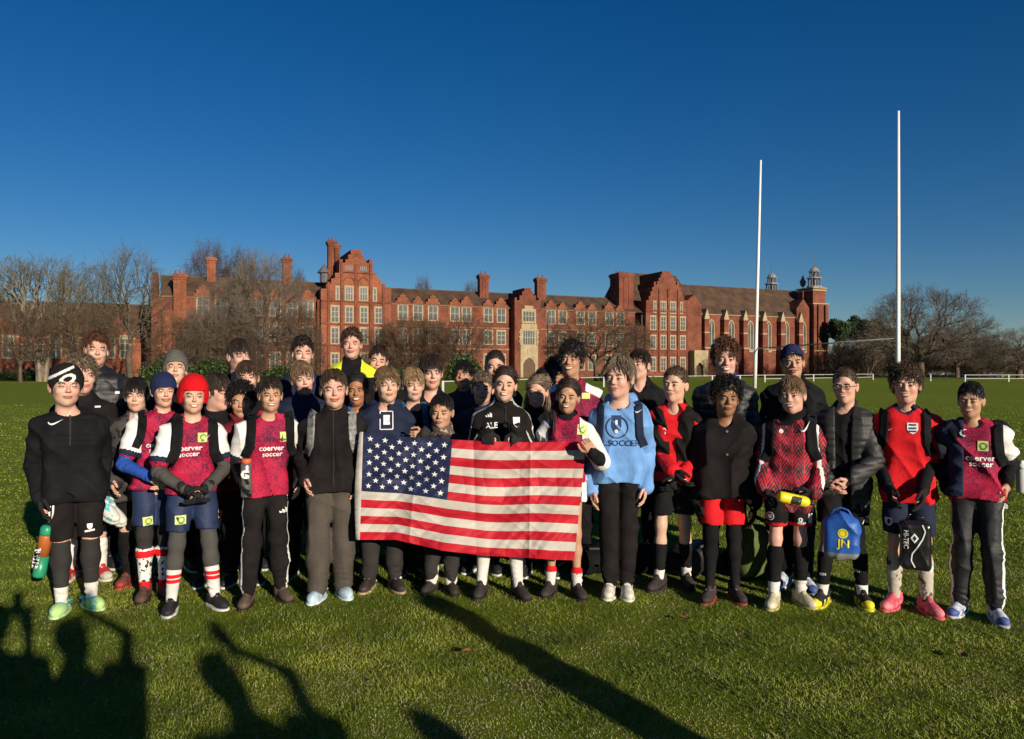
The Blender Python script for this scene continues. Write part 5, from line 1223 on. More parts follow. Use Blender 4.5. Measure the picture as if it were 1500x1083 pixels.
        lf = Field(pr, lambda P: fdl(P)*am + bunch(P)*(1.2 if kind != 'leggings' else .8), [topc]); Vc, Qc = lf.mesh(.0085); mi = None; mats = [LM]
        if len(legs) > 2:
            P = Vc[Qc].mean(1); mats.append(C['white']); mi = legs[2](P, info).astype(int)
        obj('leggings' if kind == 'leggings' else 'trousers', mkmesh('trousers', Vc, Qc, mats, mi), root)
    if kind in ('shorts', 'shorts_l'):
        zk = L(hx, legs[2], -.08)[2]; fl_ = .010
        pr = pel + leg(.013, zk, k_=.014, flare=fl_)
        lf = Field(pr, lambda P: fdl(P)*.9, [topc, lambda P: zk+.012+.004*np.sin(P[...,0]*30) - P[...,2]]); Vc, Qc = lf.mesh(.0085); mats = [LM]; mi = None
        if len(legs) > 4 and legs[4]: P = Vc[Qc].mean(1); mats += [C[m] for m in legs[4][0]]; mi = legs[4][1](P, info, zk).astype(int)
        obj('shorts', mkmesh('shorts', Vc, Qc, mats, mi), root)
        if kind == 'shorts_l' or (len(legs) > 3 and legs[3]):
            f2 = Field(leg(.003, .09), lambda P: bunch(P)*.5); Vc, Qc = f2.mesh(.008); obj('leggings', mkmesh('leggings', Vc, Qc, C[legs[3]]), root)
    info['fld']['legs'] = lf
    if socks:
        zt_, sm = socks[0], socks[1]; zt_ = L(hx, zt_, -.08)[2] if zt_ > 3 else zt_
        f3 = Field(leg(.0065 if len(socks) < 4 else socks[3], .055, zt_), bunch); Vc, Qc = f3.mesh(.0075); mats = [C[m] for m in sm]; mi = None
        if len(sm) > 1: P = Vc[Qc].mean(1); mi = socks[2](P, zt_).astype(int)
        info['fld']['socks'] = f3
        # left and right sock separately
        side = Vc[Qc].mean(1)[:,0] > (ank[0][0]+ank[1][0])/2
        for sd_ in (False, True):
            sel = side == sd_; obj('sock', mkmesh('sock', Vc, Qc[sel], mats, None if mi is None else mi[sel]), root)
    kd, mt_ = SH[shoes]; um, sm_ = shoe_parts(kd, mt_); fs = np.clip(H/1.55, .85, 1.12)
    for i in (0, 1):
        o = obj('shoe', um, root, tuple(ank[i]*A(1,1,0)), rad(footdir[i])); o.scale = (fs,)*3; obj('sole', sm_, o)
    PEOPLE[key] = info; return info
def hash_(s):
    h = 7
    for c in str(s): h = (h*31 + ord(c)) % 1000003
    return h
def ribbon(par, name, fld, pts, wid, mat, off=.006, th=.006, n=26, front=True):
    """flat strap following a surface through local (x, z) points on the front"""
    P = np.array(pts, float); d = np.concatenate([[0], np.cumsum(np.linalg.norm(np.diff(P, axis=0), axis=1))]); s = np.linspace(0, d[-1], n)
    X = np.interp(s, d, P[:,0]); Z = np.interp(s, d, P[:,1]); T = np.stack([np.gradient(X), np.gradient(Z)], 1); T /= np.linalg.norm(T, axis=1)[:,None]; Nn = np.stack([-T[:,1], T[:,0]], 1)
    rows = []
    for f in (-1, -.5, 0, .5, 1): rows.append(np.stack([X+Nn[:,0]*f*wid/2, np.full(n, -.6), Z+Nn[:,1]*f*wid/2], 1))
    V = np.concatenate(rows); V = trace_y(fld, V, off, n=40); my = np.median(V[:,1]); V[:,1] = np.minimum(V[:,1], my+.10)
    V2 = V.copy(); V2[:,1] += th*1.5; V = V.copy(); V[:,1] -= th*.3; k = len(V); F = []
    for a in range(4):
        for i in range(n-1): p, q = a*n+i, (a+1)*n+i; F.append((p, p+1, q+1, q)); F.append((k+p, k+q, k+q+1, k+p+1))
    for i in range(n-1): F.append((i, k+i, k+i+1, i+1)); p = 4*n+i; F.append((p, p+1, k+p+1, k+p))
    return obj(name, mkmesh(name, np.concatenate([V, V2]), F, mat), par)
# ------------------------------------------------------------------ the people of the photo
def m_jer(P, a, r, i): return np.where(a, np.where(r > .66, 2, 1), 0)
def band(lo, hi): return lambda P, zt: ((P[:,2] < zt-lo) & (P[:,2] > zt-hi)).astype(int)
def low(z): return lambda P, zt: (P[:,2] < z).astype(int)
def redbands(P, zt): d = zt - P[:,2]; return np.where(((d > .018) & (d < .040)) | ((d > .047) & (d < .068)), 1, 0)
def redtop(P, zt): d = zt - P[:,2]; return np.where((d > .0) & (d < .045), 1, np.where(P[:,2] < .12, 1, 0))
def pstripe(P, i):  # stripe down the outer side of the trouser legs
    mx = (i['ank'][0][0]+i['ank'][1][0])/2; lf_ = P[:,0] < mx; out = np.zeros(len(P), bool)
    for s_, h, n_, a in ((True, i['hip'][0], i['knee'][0], i['ank'][0]), (False, i['hip'][1], i['knee'][1], i['ank'][1])):
        t = np.clip((h[2]-P[:,2])/(h[2]-n_[2]), 0, 1); t2 = np.clip((n_[2]-P[:,2])/(n_[2]-a[2]), 0, 1); cx = h[0]+(n_[0]-h[0])*t+(a[0]-n_[0])*t2; cy = h[1]+(n_[1]-h[1])*t+(a[1]-n_[1])*t2
        dy = P[:,1]-cy+.022; sd_ = (P[:,0]-cx)*(-1 if s_ else 1); sel = (lf_ == s_) & (sd_ > .028) & (np.abs(dy) < .009) & (P[:,2] < i['zh']-.02); out |= sel
    return out
def jersey(under=None, hem=None, e=.68, **k):
    L_ = []
    if under: L_.append(dict(name='undershirt', mats=[under], t=.002, ts=.008, tw=.006, fold=.003, ka=.010, hem=hem-40, collar='crew'))
    L_.append(dict(name='jersey', mats=['jer','white','navy'], mf=m_jer, t=.016, ts=.022, e=e, hem=hem, fold=.009, **k)); return L_
def jac(m='black', hem=None, **k): d = dict(name='jacket', mats=[m], t=.020, collar='high', fold=.006, hem=hem); d.update(k); return [d]
SMF = lambda P: (((np.abs(P[:,2] - (.066 + .55*(P[:,0]+.05) ))< .0085) & (P[:,0] < .030)) | (np.abs(np.sqrt(((P[:,0]+.004)/1.55)**2 + (P[:,2]-.062-.30*P[:,0]+.022)**2) - .0205) < .0065) & (P[:,0] < .055)) & (P[:,1] < .02) & (P[:,0] > -.2)
CLASP = lambda s: ((s*.75, -.25, -.75), (0, -.5, .5), (0, .9, -.2))
clasp = (CLASP(1), CLASP(-1))
# --- front row, left to right
person('p1', 'boy in black beanie with white swirl, black training top and tie dye clogs, leftmost', 97, 530, 596, 4.68, 'pink', ('short','light'), ('beanie','blackhat',SMF), smile=.25, fat=1.12, w=1.1, jaw=1.15,
       feet=[(91,905),(136,896)], hands=[(58,728,-.04),(146,722,.04)], gloves=(True,True), layers=[dict(name='training_top', mats=['black'], t=.020, ts=.020, hem=737, collar='crew', fold=.005, quilt=.035, zq=(1.02,1.24))], legs=('shorts','black2',792,None), socks=(797,['char','white_s'],low(.165)), shoes='croc2', armout=1.3, squint=.3)
person('p2', 'tall young man in black puffer jacket with tousled auburn hair, behind the leftmost boy', 142, 485, 538, 5.65, 'pink', ('quiff','auburn'), smile=.1, jaw=1.1, layers=jac('puff', t=.032, quilt=.07), squint=.5, w=.95)
person('p3', 'curly haired boy half hidden between the swirl beanie and the tall young man', 120, 520, 578, 5.3, 'pink', ('curly','ash'), smile=.1, layers=jac('black2', t=.022), legs=('shorts','black',775,None), socks=(800,['white_s']), shoes='redw', feet=[(100,854),(148,851)], yaw=10)
person('p4', 'boy with black bangs in dark camouflage jacket holding a pair of football boots', 200, 552, 604, 5.12, 'fair', ('bangs','black'), smile=0, layers=jac('dcamo', t=.026, hem=735, collar='open', fold=.008), legs=('shorts','black2',764,None), socks=(786,['black']), shoes='redb', feet=[(184,862),(212,858)], hands=[(166,706,-.16),(215,720,-.02)], squint=.4, yaw=5)
person('p5', 'laughing boy in navy beanie, crimson jersey over blue long sleeves, hands clasped', 240, 543, 597, 4.92, 'fair', ('short','light'), ('beanie','navyhat'), smile=.9, teeth=False, layers=jersey('royal', hem=716), legs=('shorts_l','navy2',772,'char'), socks=(806,['star','red'],redtop), shoes='brown', feet=[(214,884),(243,881)], hands=[(221,700,-.20),(250,698,-.19)], hdir=clasp, eh=((-.7,.3,-.5),(.7,.3,-.5)), squint=.35, pitch=-4)
person('p6', 'smiling boy in bright red woolly hat and crimson jersey with black gloves clasped', 283, 547, 606, 4.74, 'fair', ('short','light'), ('big','redhat'), smile=.8, layers=jersey('grey', hem=722), legs=('shorts_l','navy2',779,'grey'), socks=(834,['white_s','red'],redbands), shoes='black', feet=[(254,903),(319,895)], hands=[(270,716,-.21),(304,714,-.21)], hdir=clasp, eh=((-.7,.3,-.5),(.7,.3,-.5)), gloves=True, squint=.6, roll=4)
person('p12', 'boy in crimson jersey and black track trousers with a steel bottle under his gloved hand', 396, 550, 604, 4.82, 'olive', ('short','dark'), smile=.6, layers=jersey('black', hem=728), legs=('pants','black2',pstripe), shoes='brown2', feet=[(364,893),(414,884)], hands=[(352,702,-.12),(437,700,-.02)], gloves=True, squint=.7)
person('p15', 'boy in black zip jacket, grey cargo trousers and pale blue clogs, hand in pocket', 489, 539, 599, 4.9, 'pink', ('short','brown'), smile=.9, teeth=False, fat=1.08, w=1.04, layers=jac('black2', t=.022, hem=722, fold=.007), legs=('wide','cargo'), shoes='croc', feet=[(464,886),(502,880)], hands=[(448,703,-.08),(524,705,.0)], squint=.4, yaw=4)
person('p19', 'boy with light brown side fringe in navy hoodie behind the starred corner of the flag', 567, 535, 590, 5.15, 'fair', ('swept','light'), smile=.2, layers=[dict(name='hoodie', mats=['navy'], t=.024, collar='hood', hem=690, fold=.007)], legs=('pants','char'), shoes='blackgum', feet=[(540,869),(579,869)], hands=[(536,665,-.08),(590,668,-.08)], squint=.5, yaw=4, roll=-3)
person('p22', 'short dark haired boy in patterned neck warmer peering over the top of the flag', 647, 576, 628, 5.2, 'olive', ('short','black'), smile=.15, w=1.05, layers=[dict(name='jacket', mats=['char'], t=.018, collar='crew'), dict(name='neck_warmer', mats=['camo'], t=.012, e=.15, collar='snood', fold=.004, hem=640, cut=lambda P: np.hypot(P[...,0], P[...,1]-.02)-.125)], legs=('pants','char'), socks=(.16,['white_s'],None,.018), shoes='dark', feet=[(629,872),(658,874)], hands=[(622,636,-.28),(690,668,-.15)], hdir=((((-1,-.15,-.1),(0,0,1),(0,1,0))),None), hcurl=(.7,.3), squint=.5)
person('p26', 'girl in black track jacket with white shoulder stripes gripping the middle of the flag', 739, 535, 589, 5.08, 'fair', ('girl','dark'), smile=.6, fem=True, jaw=.9, layers=[dict(name='jacket', mats=['black2','white'], t=.018, collar='high', hem=700, fold=.005, mf=lambda P,a,r,i: 0*r)], legs=('shorts','black',790,None), socks=(795,['white_s','red'],redbands), shoes='dark', feet=[(707,878),(762,881)], hands=[(713,629,-.26),(757,629,-.26)], hdir=(((.05,-.25,-1),(.9,-.3,0),(0,1,0)),((-.05,-.25,-1),(-.9,-.3,0),(0,1,0))), hcurl=(.9,.9), gloves=True, squint=.6, roll=3, eh=((-.35,.1,-1),(.35,.1,-1)))
person('p30', 'smiling girl with dark ponytail in crimson jersey holding the right corner of the flag', 832, 553, 606, 5.0, 'tan', ('girl','dark',[[(-.02,.09,.06),(-.075,.08,.0),(-.10,.03,-.08),(-.085,-.06,-.15),(-.075,-.075,-.22),(-.07,-.07,-.28)]]), smile=.8, fem=True, jaw=.9,
       layers=[dict(name='undershirt', mats=['black'], t=.004, ts=.010, tw=.012, collar='high', fold=.003, hem=690)] + [dict(name='jersey', mats=['jer','white'], mf=lambda P,a,r,i: (a | (np.abs(P[:,0]-i['tc'][0]) > i['sw']*.98) | (P[:,2] > i['zs']-.02) & (np.abs(P[:,0]-i['tc'][0]) > .09)).astype(int), t=.016, ts=.020, e=1.0, hem=706, fold=.006)], legs=('shorts','navy2',738,None,(['white'],lambda P,i,z: ((P[:,0] > i['hip'][1][0]+.05)&(P[:,1]<.05)).astype(int))), socks=(.165,['white_s','red'],lambda P,zt: (P[:,2] > zt-.012).astype(int)), shoes='dark', feet=[(805,877),(845,880)], hands=[(800,690,-.02),(868,664,-.30)], hdir=(None,((-.45,-.25,.85),(-.7,-.2,-.6),(0,1,0))), hcurl=(.5,.9), squint=.5, roll=4, eh=(None,(.45,-.35,-.8)))
person('p31', 'tall teenager with floppy fair hair in sky blue hooded sweatshirt and cream trainers', 907, 519, 583, 5.02, 'pink', ('curtain','ash'), smile=.4, layers=[dict(name='hoodie', mats=['blue'], t=.020, ts=.024, tw=.020, collar='hood', hem=708, fold=.013, ff=15, wide=1.0, ka=.008, e=2.35)], legs=('pants','black2'), shoes='white', feet=[(893,878),(918,879)], hands=[(868,716,-.04),(945,712,-.04)], yaw=-14, squint=.18, footdir=(-6, 4))
person('p33', 'boy with cropped hair in red top under a black jacket, black shorts and socks', 989, 535, 590, 5.15, 'fair', ('buzz','brown'), smile=.1, layers=[dict(name='top', mats=['red'], t=.014, ts=.018, tw=.016, collar='crew', vneck=.05, hem=705, fold=.007), dict(name='jacket', mats=['black2'], t=.026, e=1.15, collar='open', hem=690, fold=.010, cut=lambda P: np.where(P[...,1] < .03, .02 + .30*np.maximum(P[...,2]-1.06, 0) - np.abs(P[...,0]+.005), -1.))], legs=('shorts','black',757,None), socks=(803,['black','white_s'],low(.135)), shoes='dark', feet=[(962,868),(1003,864)], hands=[(984,690,-.20),(1000,700,-.18)], hdir=clasp, gloves=True, squint=.6, yaw=-8)
person('p35', 'boy with black curly hair in long black coat, red shorts and black leggings', 1064, 553, 610, 4.98, 'brown', ('afro','black'), smile=0, layers=[dict(name='coat', mats=['black2'], t=.038, ts=.028, collar='open', hem=731, fold=.009)], legs=('shorts_l','red',770,'black'), shoes='darkred', feet=[(1041,886),(1079,885)], hands=[(1022,734,-.03),(1104,734,.02)], gloves=True, squint=.35)
person('p36', 'grinning boy in black and red leaf patterned football shirt holding a yellow bottle', 1160, 549, 607, 4.85, 'pink', ('fringe','light'), smile=.85, layers=[dict(name='jersey', mats=['leafj','white','black'], t=.018, ts=.020, hem=752, collar='crew', fold=.006, mf=lambda P,a,r,i: np.where(a & (np.abs(np.abs(P[:,0]-i['tc'][0]) - i['sw']-.026-.03*np.clip(r-.3,0,2)) < .012) & (P[:,1]<.03) & (r<1.9), 1, 0)), dict(name='neck_warmer', mats=['black'], t=.012, e=.15, collar='snood', hem=626, fold=.003, cut=lambda P: np.hypot(P[...,0], P[...,1]-.02)-.118)],
       legs=('shorts','black2',772,None,(['red','white'],lambda P,i,z: np.where(P[:,2] < z+.030, 1, np.where((P[:,0] > i['hip'][1][0]+.055) & (P[:,2] < z+.09) & (P[:,1] < .03), 2, 0)))), socks=(806,['black','white_s'],low(.155)), shoes='cream', feet=[(1131,894),(1172,891)], hands=[(1118,716,-.20),(1194,722,-.16)], hdir=(((.7,-.2,-.55),(.2,-.9,.2),(0,.5,-1)),((-.75,-.2,-.45),(0,-.6,.9),(0,1,.1))), gloves=True, hcurl=(.6,.7), squint=.6, roll=-3, footdir=(-5,35))
person('p38', 'smiling boy with black glasses in open dark quilted coat holding a blue drawstring bag', 1238, 537, 592, 4.92, 'pink', ('buzz','brown'), smile=.6, glasses=True, layers=[dict(name='top', mats=['black'], t=.010, ts=.012, collar='crew', hem=735, vneck=.05), dict(name='coat', mats=['puffg'], t=.028, ts=.026, collar='open', hem=757, fold=.004, quilt=.045, cut=lambda P: np.where(P[...,1] < .03, .045 + .02*np.maximum(P[...,2]-.9, 0) - np.abs(P[...,0]+.01), -1.))],
       legs=('shorts','black',768,None), socks=(812,['black','white_s'],low(.13)), shoes='yellow', feet=[(1203,892),(1263,893)], hands=[(1210,704,-.22),(1246,702,-.22)], hdir=clasp, eh=((-.5,.5,-.5),(.7,.3,-.5)), squint=.5, yaw=-10)
person('p39', 'curly haired boy in bright red football shirt with black sleeves, gloves and pink boots', 1327, 533, 592, 4.76, 'pink', ('curly','brown'), smile=.7, layers=[dict(name='undershirt', mats=['black'], t=.002, ts=.010, tw=.010, ka=.010, hem=660, fold=.003), dict(name='jersey', mats=['red','navy'], t=.018, ts=.024, e=.8, hem=738, fold=.005, mf=lambda P,a,r,i: ((P[:,2] > i['zs']-.02) & (np.hypot(P[:,0]-i['neckb'][0], P[:,1]-.01) < .078)).astype(int))],
       legs=('shorts','navy',783,None), socks=(.30,['muddy']), shoes='pink', feet=[(1313,897),(1362,905)], hands=[(1300,712,-.16),(1352,718,-.20)], gloves=True, squint=.5, roll=-4, yaw=-5, footdir=(-30,22))
person('p40', 'dark haired boy in crimson jersey and black track trousers, jacket over one shoulder, rightmost', 1422, 558, 612, 4.55, 'tan', ('short','black'), smile=.85, layers=jersey('black', hem=732) + [dict(name='jacket', mats=['navy'], t=.030, e=1.6, collar='crew', hem=728, fold=.010, cut=lambda P: P[...,0] + .035)], legs=('pants','track',pstripe), shoes='bluew', feet=[(1405,906),(1460,917)], hands=[(1390,716,.03),(1474,712,.0)], squint=.4, yaw=-8)
# --- rows behind
person('p7', 'child in tall grey woolly hat behind the boy in the navy beanie', 257, 513, 566, 5.55, 'fair', None, ('tall','greyhat'), smile=.2, layers=jac('black'), squint=.3, pitch=12)
person('p8', 'dark fringed boy grinning to his side, right of the red woolly hat', 319, 546, 602, 5.25, 'pink', ('bangs','dark'), smile=.8, layers=jac('black'), yaw=42)
person('p9', 'tall boy with messy dark hair looking aside at the back left of the group', 350, 495, 546, 6.0, 'pink', ('fringe','dark'), smile=0, layers=[dict(name='jacket', mats=['black','teal'], t=.022, collar='open', mf=lambda P,a,r,i: (a & (r < .5) & (P[:,0] < 0)).astype(int))], yaw=28, w=.94)
person('p10', 'brown haired boy in front of the tall messy haired boy', 362, 527, 577, 5.65, 'pink', ('bangs','brown'), smile=.2, layers=jac('black'), yaw=-5)
person('p11', 'boy with black curls and only his eyes showing, left of the dark haired jersey boy', 354, 561, 613, 5.22, 'tan', ('afro','black'), smile=.1, layers=[dict(name='jacket', mats=['maroon'], t=.022, collar='snood')])
person('p13', 'boy with thick dark hair at the back above the navy padded collar', 443, 491, 541, 6.05, 'pink', ('quiff','dark'), smile=.3, layers=jac('navy'), squint=.4)
person('p14', 'tilting boy with light brown fringe in a high navy padded collar', 443, 527, 579, 5.45, 'pink', ('fringe','light'), smile=.5, layers=jac('navy', t=.034, quilt=.07), yaw=16, roll=-8)
person('p16', 'tall young man in black jacket with fluorescent yellow shoulders', 515, 479, 526, 5.9, 'pink', ('quiff','brown'), smile=.8, teeth=False, jaw=1.15, w=.98, layers=[dict(name='jacket', mats=['black','yellow'], t=.020, collar='high', fold=.005, mf=lambda P,a,r,i: ((P[:,2] > i['zs']-.055) & (np.abs(P[:,0]-i['tc'][0]) > .075) & (r < .35)).astype(int))], squint=.4)
person('p17', 'short haired boy tilting his head right of the yellow shouldered young man', 554, 504, 550, 6.0, 'pink', ('short','dark'), smile=.7, teeth=False, layers=jac('black'), roll=7, squint=.35)
person('p18', 'smiling child with brown skin and dark tied back hair, blue jacket and white collar', 523, 545, 595, 5.35, 'bronze', ('girl','black'), smile=.9, jaw=.95, layers=[dict(name='jacket', mats=['blue_s'], t=.020, collar='open'), dict(name='shirt', mats=['white'], t=.010, hem=640)], squint=.6)
person('p20', 'boy with thick blond fringe in black top, left of the dark fringed boy', 605, 537, 588, 5.5, 'pale', ('bangs','blond'), smile=.1, layers=[dict(name='top', mats=['black'], t=.018, collar='crew', vneck=.06)], yaw=8, squint=.6)
person('p21', 'dark fringed boy behind and between the blond boy and the neck warmer boy', 632, 518, 571, 5.8, 'pink', ('bangs','dark'), smile=.4, layers=jac('black', collar='open'), yaw=8)
person('p23', 'brown skinned boy with dark curls and chin raised above a black scarf', 679, 530, 572, 5.85, 'tan', ('curly','black'), smile=.3, layers=jac('navy', t=.03), pitch=14, squint=.25, yaw=-12)
person('p24', 'boy with shaded face just left of the girl gripping the flag', 707, 543, 593, 5.55, 'pink', ('short','ash'), smile=.5, layers=jac('navy'))
person('p25', 'man with cropped dark hair at the back above the flag', 725, 512, 560, 6.1, 'pink', ('buzz','dark'), smile=0, layers=jac('black'), jaw=1.1, squint=.4)
person('p27', 'long haired fair girl half in shade between the two girls holding the flag', 787, 548, 597, 5.45, 'pink', ('long','ash',[[(-.07,.03,.0),(-.085,.03,-.08),(-.08,.01,-.16)],[(.07,.03,.0),(.085,.03,-.08),(.08,.01,-.16)]]), smile=.7, fem=True, layers=jac('black'), yaw=-6)
person('p28', 'person with cropped hair and dark skin mostly hidden behind the long haired girl', 798, 537, 588, 5.9, 'dark', ('buzz','black'), smile=0, layers=jac('black'), yaw=10)
person('p29b', 'black haired person hidden behind the shoulder of the tall curly haired player', 817, 524, 576, 6.2, 'brown', ('afro','black'), smile=0, layers=jac('black'), yaw=-40)
person('p29', 'tall beaming young man with curly black hair and crimson jersey with white shoulders', 837, 499, 553, 5.75, 'tan', ('curly','black'), smile=1.0, w=.95, layers=[dict(name='jersey', mats=['jer','white'], t=.016, e=.95, fold=.006, mf=lambda P,a,r,i: ((P[:,2] > i['zs']-.01 - .5*(np.abs(P[:,0])-.1)) & (np.abs(P[:,0]-i['tc'][0]) > .11)).astype(int))])
person('p32', 'dark haired boy in black jacket looking left behind the sky blue hoodie', 936, 510, 557, 5.75, 'pink', ('swept','dark'), smile=.2, layers=jac('black', collar='open'), yaw=-32, squint=.3)
person('p34', 'beaming young man with curly auburn hair in dark jacket with blue lining', 1063, 496, 554, 5.6, 'pink', ('curly','auburn'), smile=1.0, w=.98, layers=[dict(name='lining', mats=['royal'], t=.016, collar='open', vneck=.05), dict(name='jacket', mats=['puff'], t=.032, collar='open', quilt=.06, cut=lambda P: np.where(P[...,1] < .03, .045 - np.abs(P[...,0]), -1.))], yaw=6)
person('p37', 'young man in backwards navy cap behind the boy in the leaf patterned shirt', 1161, 502, 555, 5.65, 'olive', ('short','black'), ('cap','navyhat'), smile=.6, teeth=False, layers=[dict(name='jacket', mats=['black'], t=.028, collar='open', fold=.008), dict(name='shirt', mats=['white'], t=.012, hem=640)], legs=('pants','black'), shoes='bluew', feet=[(1150,862),(1180,870)], roll=-3, squint=.6)

# ------------------------------------------------------------------ prints and straps
def dec(key, fld, name, shape, mat, at, sc, rot=0, off=.004):
    i = PEOPLE[key]; q = i['L'](at[0], at[1], -.10); return decal(i['root'], name, i['fld'][fld], shape[0], shape[1], mat, off, rot, (q[0], q[2]), (sc, sc) if isinstance(sc, (int, float)) else sc)
def txt(s, b=.012): return text_mesh(s, 1.0, b)
dec('p1','training_top','swoosh_print', SWOOSH, LETTER, (82,619), .085, 6); dec('p1','legs','print', shield(1, 1.2), LETTER, (131,770), .03); dec('p1','legs','print', rect(1,.2), LETTER, (131,776), .055, 8)
i = PEOPLE['p1']; q = i['L'](102, 640); zz_ = MB()
ribbon(i['root'], 'zip', i['fld']['training_top'], [(q[0], i['zs']+.03), (q[0]-.003, i['zs']-.16)], .010, C['char'], .004, .003)
CS = txt('coerver', .02); CS2 = txt('soccer', .02)
for key, a1, a2, pt in (('p5', (233,652), (234,660), None), ('p6', (277,657), (277,666), (297,641)), ('p12', (398,657), (399,666), (417,640)), ('p40', (1436,672), (1437,681), (1440,654))):
    dec(key, 'jersey', 'lettering', CS, LETTER, a1, .048); dec(key, 'jersey', 'lettering', CS2, LETTER, a2, .046)
    if pt: dec(key, 'jersey', 'badge', rect(.055,.06), LIME, pt, 1)
DGR = M('dark_green_print', (.10,.22,.05), .6, .2, 60)
for key, fld, at in (('p6','jersey',(297,641)),('p12','jersey',(417,640)),('p40','jersey',(1440,654)),('p5','legs',(217,764)),('p6','legs',(264,761)),('p30','jersey',(853,630))):
    dec(key, fld, 'badge', ring(.020, .014, 14), DGR, (at[0]+1, at[1]), 1, off=.006); dec(key, fld, 'badge', rect(.026, .005), DGR, (at[0], at[1]+5), 1, off=.006)
dec('p5','legs','badge', rect(.06,.055), LIME, (217,764), 1, 4); dec('p6','legs','badge', rect(.065,.055), LIME, (264,761), 1)
dec('p30','jersey','badge', rect(.065,.065), LIME, (853,630), 1, -4); dec('p29','jersey','badge', rect(.06,.045), LIME, (858,580), 1)
dec('p2','jacket','print', rect(.03,.02), LETTER, (172,575), 1); dec('p3','jacket','print', rect(.035,.012), LETTER, (143,596), 1)
dec('p12','legs','three_bar_print', BARS, LETTER, (417,747), .06)
dec('p40','legs','three_bar_print', BARS, LETTER, (1479,765), .06) if False else dec('p40','legs','three_bar_print', BARS, LETTER, (1474,765), .06)
dec('p40','jacket','print', txt('C', .02), LETTER, (1411,635), .06)
i = PEOPLE['p15']; ribbon(i['root'], 'zip', i['fld']['jacket'], [(0, i['zs']+.06), (.004, i['zh']-.02)], .008, C['char'], .003, .003)
dec('p19','hoodie','print', txt('E', .09), LETTER, (566,616), (.075,.075)); 
for z, w_ in ((603,.085),(629,.085)): dec('p19','hoodie','print', rect(w_,.006), LETTER, (566,z), 1)
for x in (556.8, 575.5): dec('p19','hoodie','print', rect(.006,.12), LETTER, (x,616), 1)
dec('p26','jacket','three_bar_print', BARS, LETTER, (717,607), .050); dec('p26','jacket','lettering', txt('ALE', .02), LETTER, (717,621), .050); dec('p26','jacket','badge', shield(.045,.065), LETTER, (752,616), 1); 
i = PEOPLE['p26']; ribbon(i['root'], 'zip', i['fld']['jacket'], [(0, i['zs']+.05), (0, i['zs']-.20)], .008, C['char'], .003, .003)
def arm_stripes(key, fld, offs, wid, mat, e1=1.0, name='sleeve_stripe', yoff=-.25):
    i = PEOPLE[key]; F_ = i['fld'][fld]
    for sg, k_ in ((-1, 0), (1, 1)):
        S0, E0, W0 = i['sho'][k_], i['elb'][k_], i['wr'][k_]; N_ = i['neckb'] + A(sg*.05, 0, .03)
        for o in offs:
            P = [N_ + A(0, o, .06)] + [S0 + A(sg*.05, o, .10)] + [S0 + (E0-S0)*t + A(sg*.12, o*1.0-.01, .04*(1-t)) for t in (.2,.4,.6,.8,1)] + [E0 + (W0-E0)*t + A(sg*.10, o-.01, 0) for t in (.3,.6,.9) if 1+t <= e1]
            d = np.concatenate([[0], np.cumsum([np.linalg.norm(P[j+1]-P[j]) for j in range(len(P)-1)])]); s = np.linspace(0, d[-1], 34); Q = np.stack([np.interp(s, d, [p[a] for p in P]) for a in range(3)], 1)
            T = np.gradient(Q, axis=0); T /= np.linalg.norm(T, axis=1)[:,None]; B = np.cross(T, np.array([sg*1.,0,.2])); B /= np.linalg.norm(B, axis=1)[:,None]
            V = conform(F_, np.concatenate([Q-B*wid/2, Q+B*wid/2]), .003, 9); n = len(Q); F = [(j, j+1, n+j+1, n+j) for j in range(n-1)]
            obj(name, mkmesh(name, V, np.array(F), mat), i['root'])
arm_stripes('p26', 'jacket', (-.045,-.025,-.005), .010, WHT, 2.0)
i = PEOPLE['p31']; EM = M('navy_print', (.02,.04,.12), .6, .1, 40)
dec('p31','hoodie','emblem', ring(.9, 1.0, 24), EM, (904,626), .075); dec('p31','hoodie','emblem', shield(.065,.12), EM, (903,622), 1); dec('p31','hoodie','emblem', disc(.013), WHT, (903,632), 1, off=.006); dec('p31','hoodie','emblem', rect(.014,.03), WHT, (903,619), 1, off=.006); dec('p31','hoodie','lettering', txt('P.L.SOCCER', .01), EM, (905,650), .056)
dec('p33','top','print', txt('7', .01), LETTER, (975,632), .06, 8)
for x in (1066, 1065): pass
for z in (632, 666): dec('p35','coat','button', disc(.008, 10), M('metal_button', (.6,.58,.55), .3, .05, metal=.8), (1065,z), 1, off=.006)
dec('p36','jersey','print', disc(.014), LETTER, (1144,632), 1); dec('p36','legs','emblem', ring(.026,.021), LETTER, (1129,754), 1); dec('p36','legs','emblem', disc(.014), LETTER, (1129,754), 1); dec('p36','legs','print', ring(.014,.006), LETTER, (1173,761), 1); dec('p36','legs','lettering', txt('ERREA', .02), LETTER, (1175,766), .018)
dec('p38','legs','swoosh_print', SWOOSH, LETTER, (1264,764), .06, 50)
i = PEOPLE['p39']; dec('p39','jersey','swoosh_print', SWOOSH, LETTER, (1302,630), .06, 5)
dec('p39','jersey','badge', shield(.062,.070), LETTER, (1337,628), 1); 
for z in (622.5, 627.5, 632): dec('p39','jersey','badge', rect(.040,.010), EM, (1337,z), 1, off=.0065)
dec('p39','legs','badge', shield(.040,.050), LETTER, (1301,763), 1)
for key, x0, y0 in (('p38',1207,833),('p38',1255,833)): dec(key, 'socks', 'lettering', txt('KAPPA' if False else 'ION', .01), LETTER, (x0,y0), .022)
PK = {}
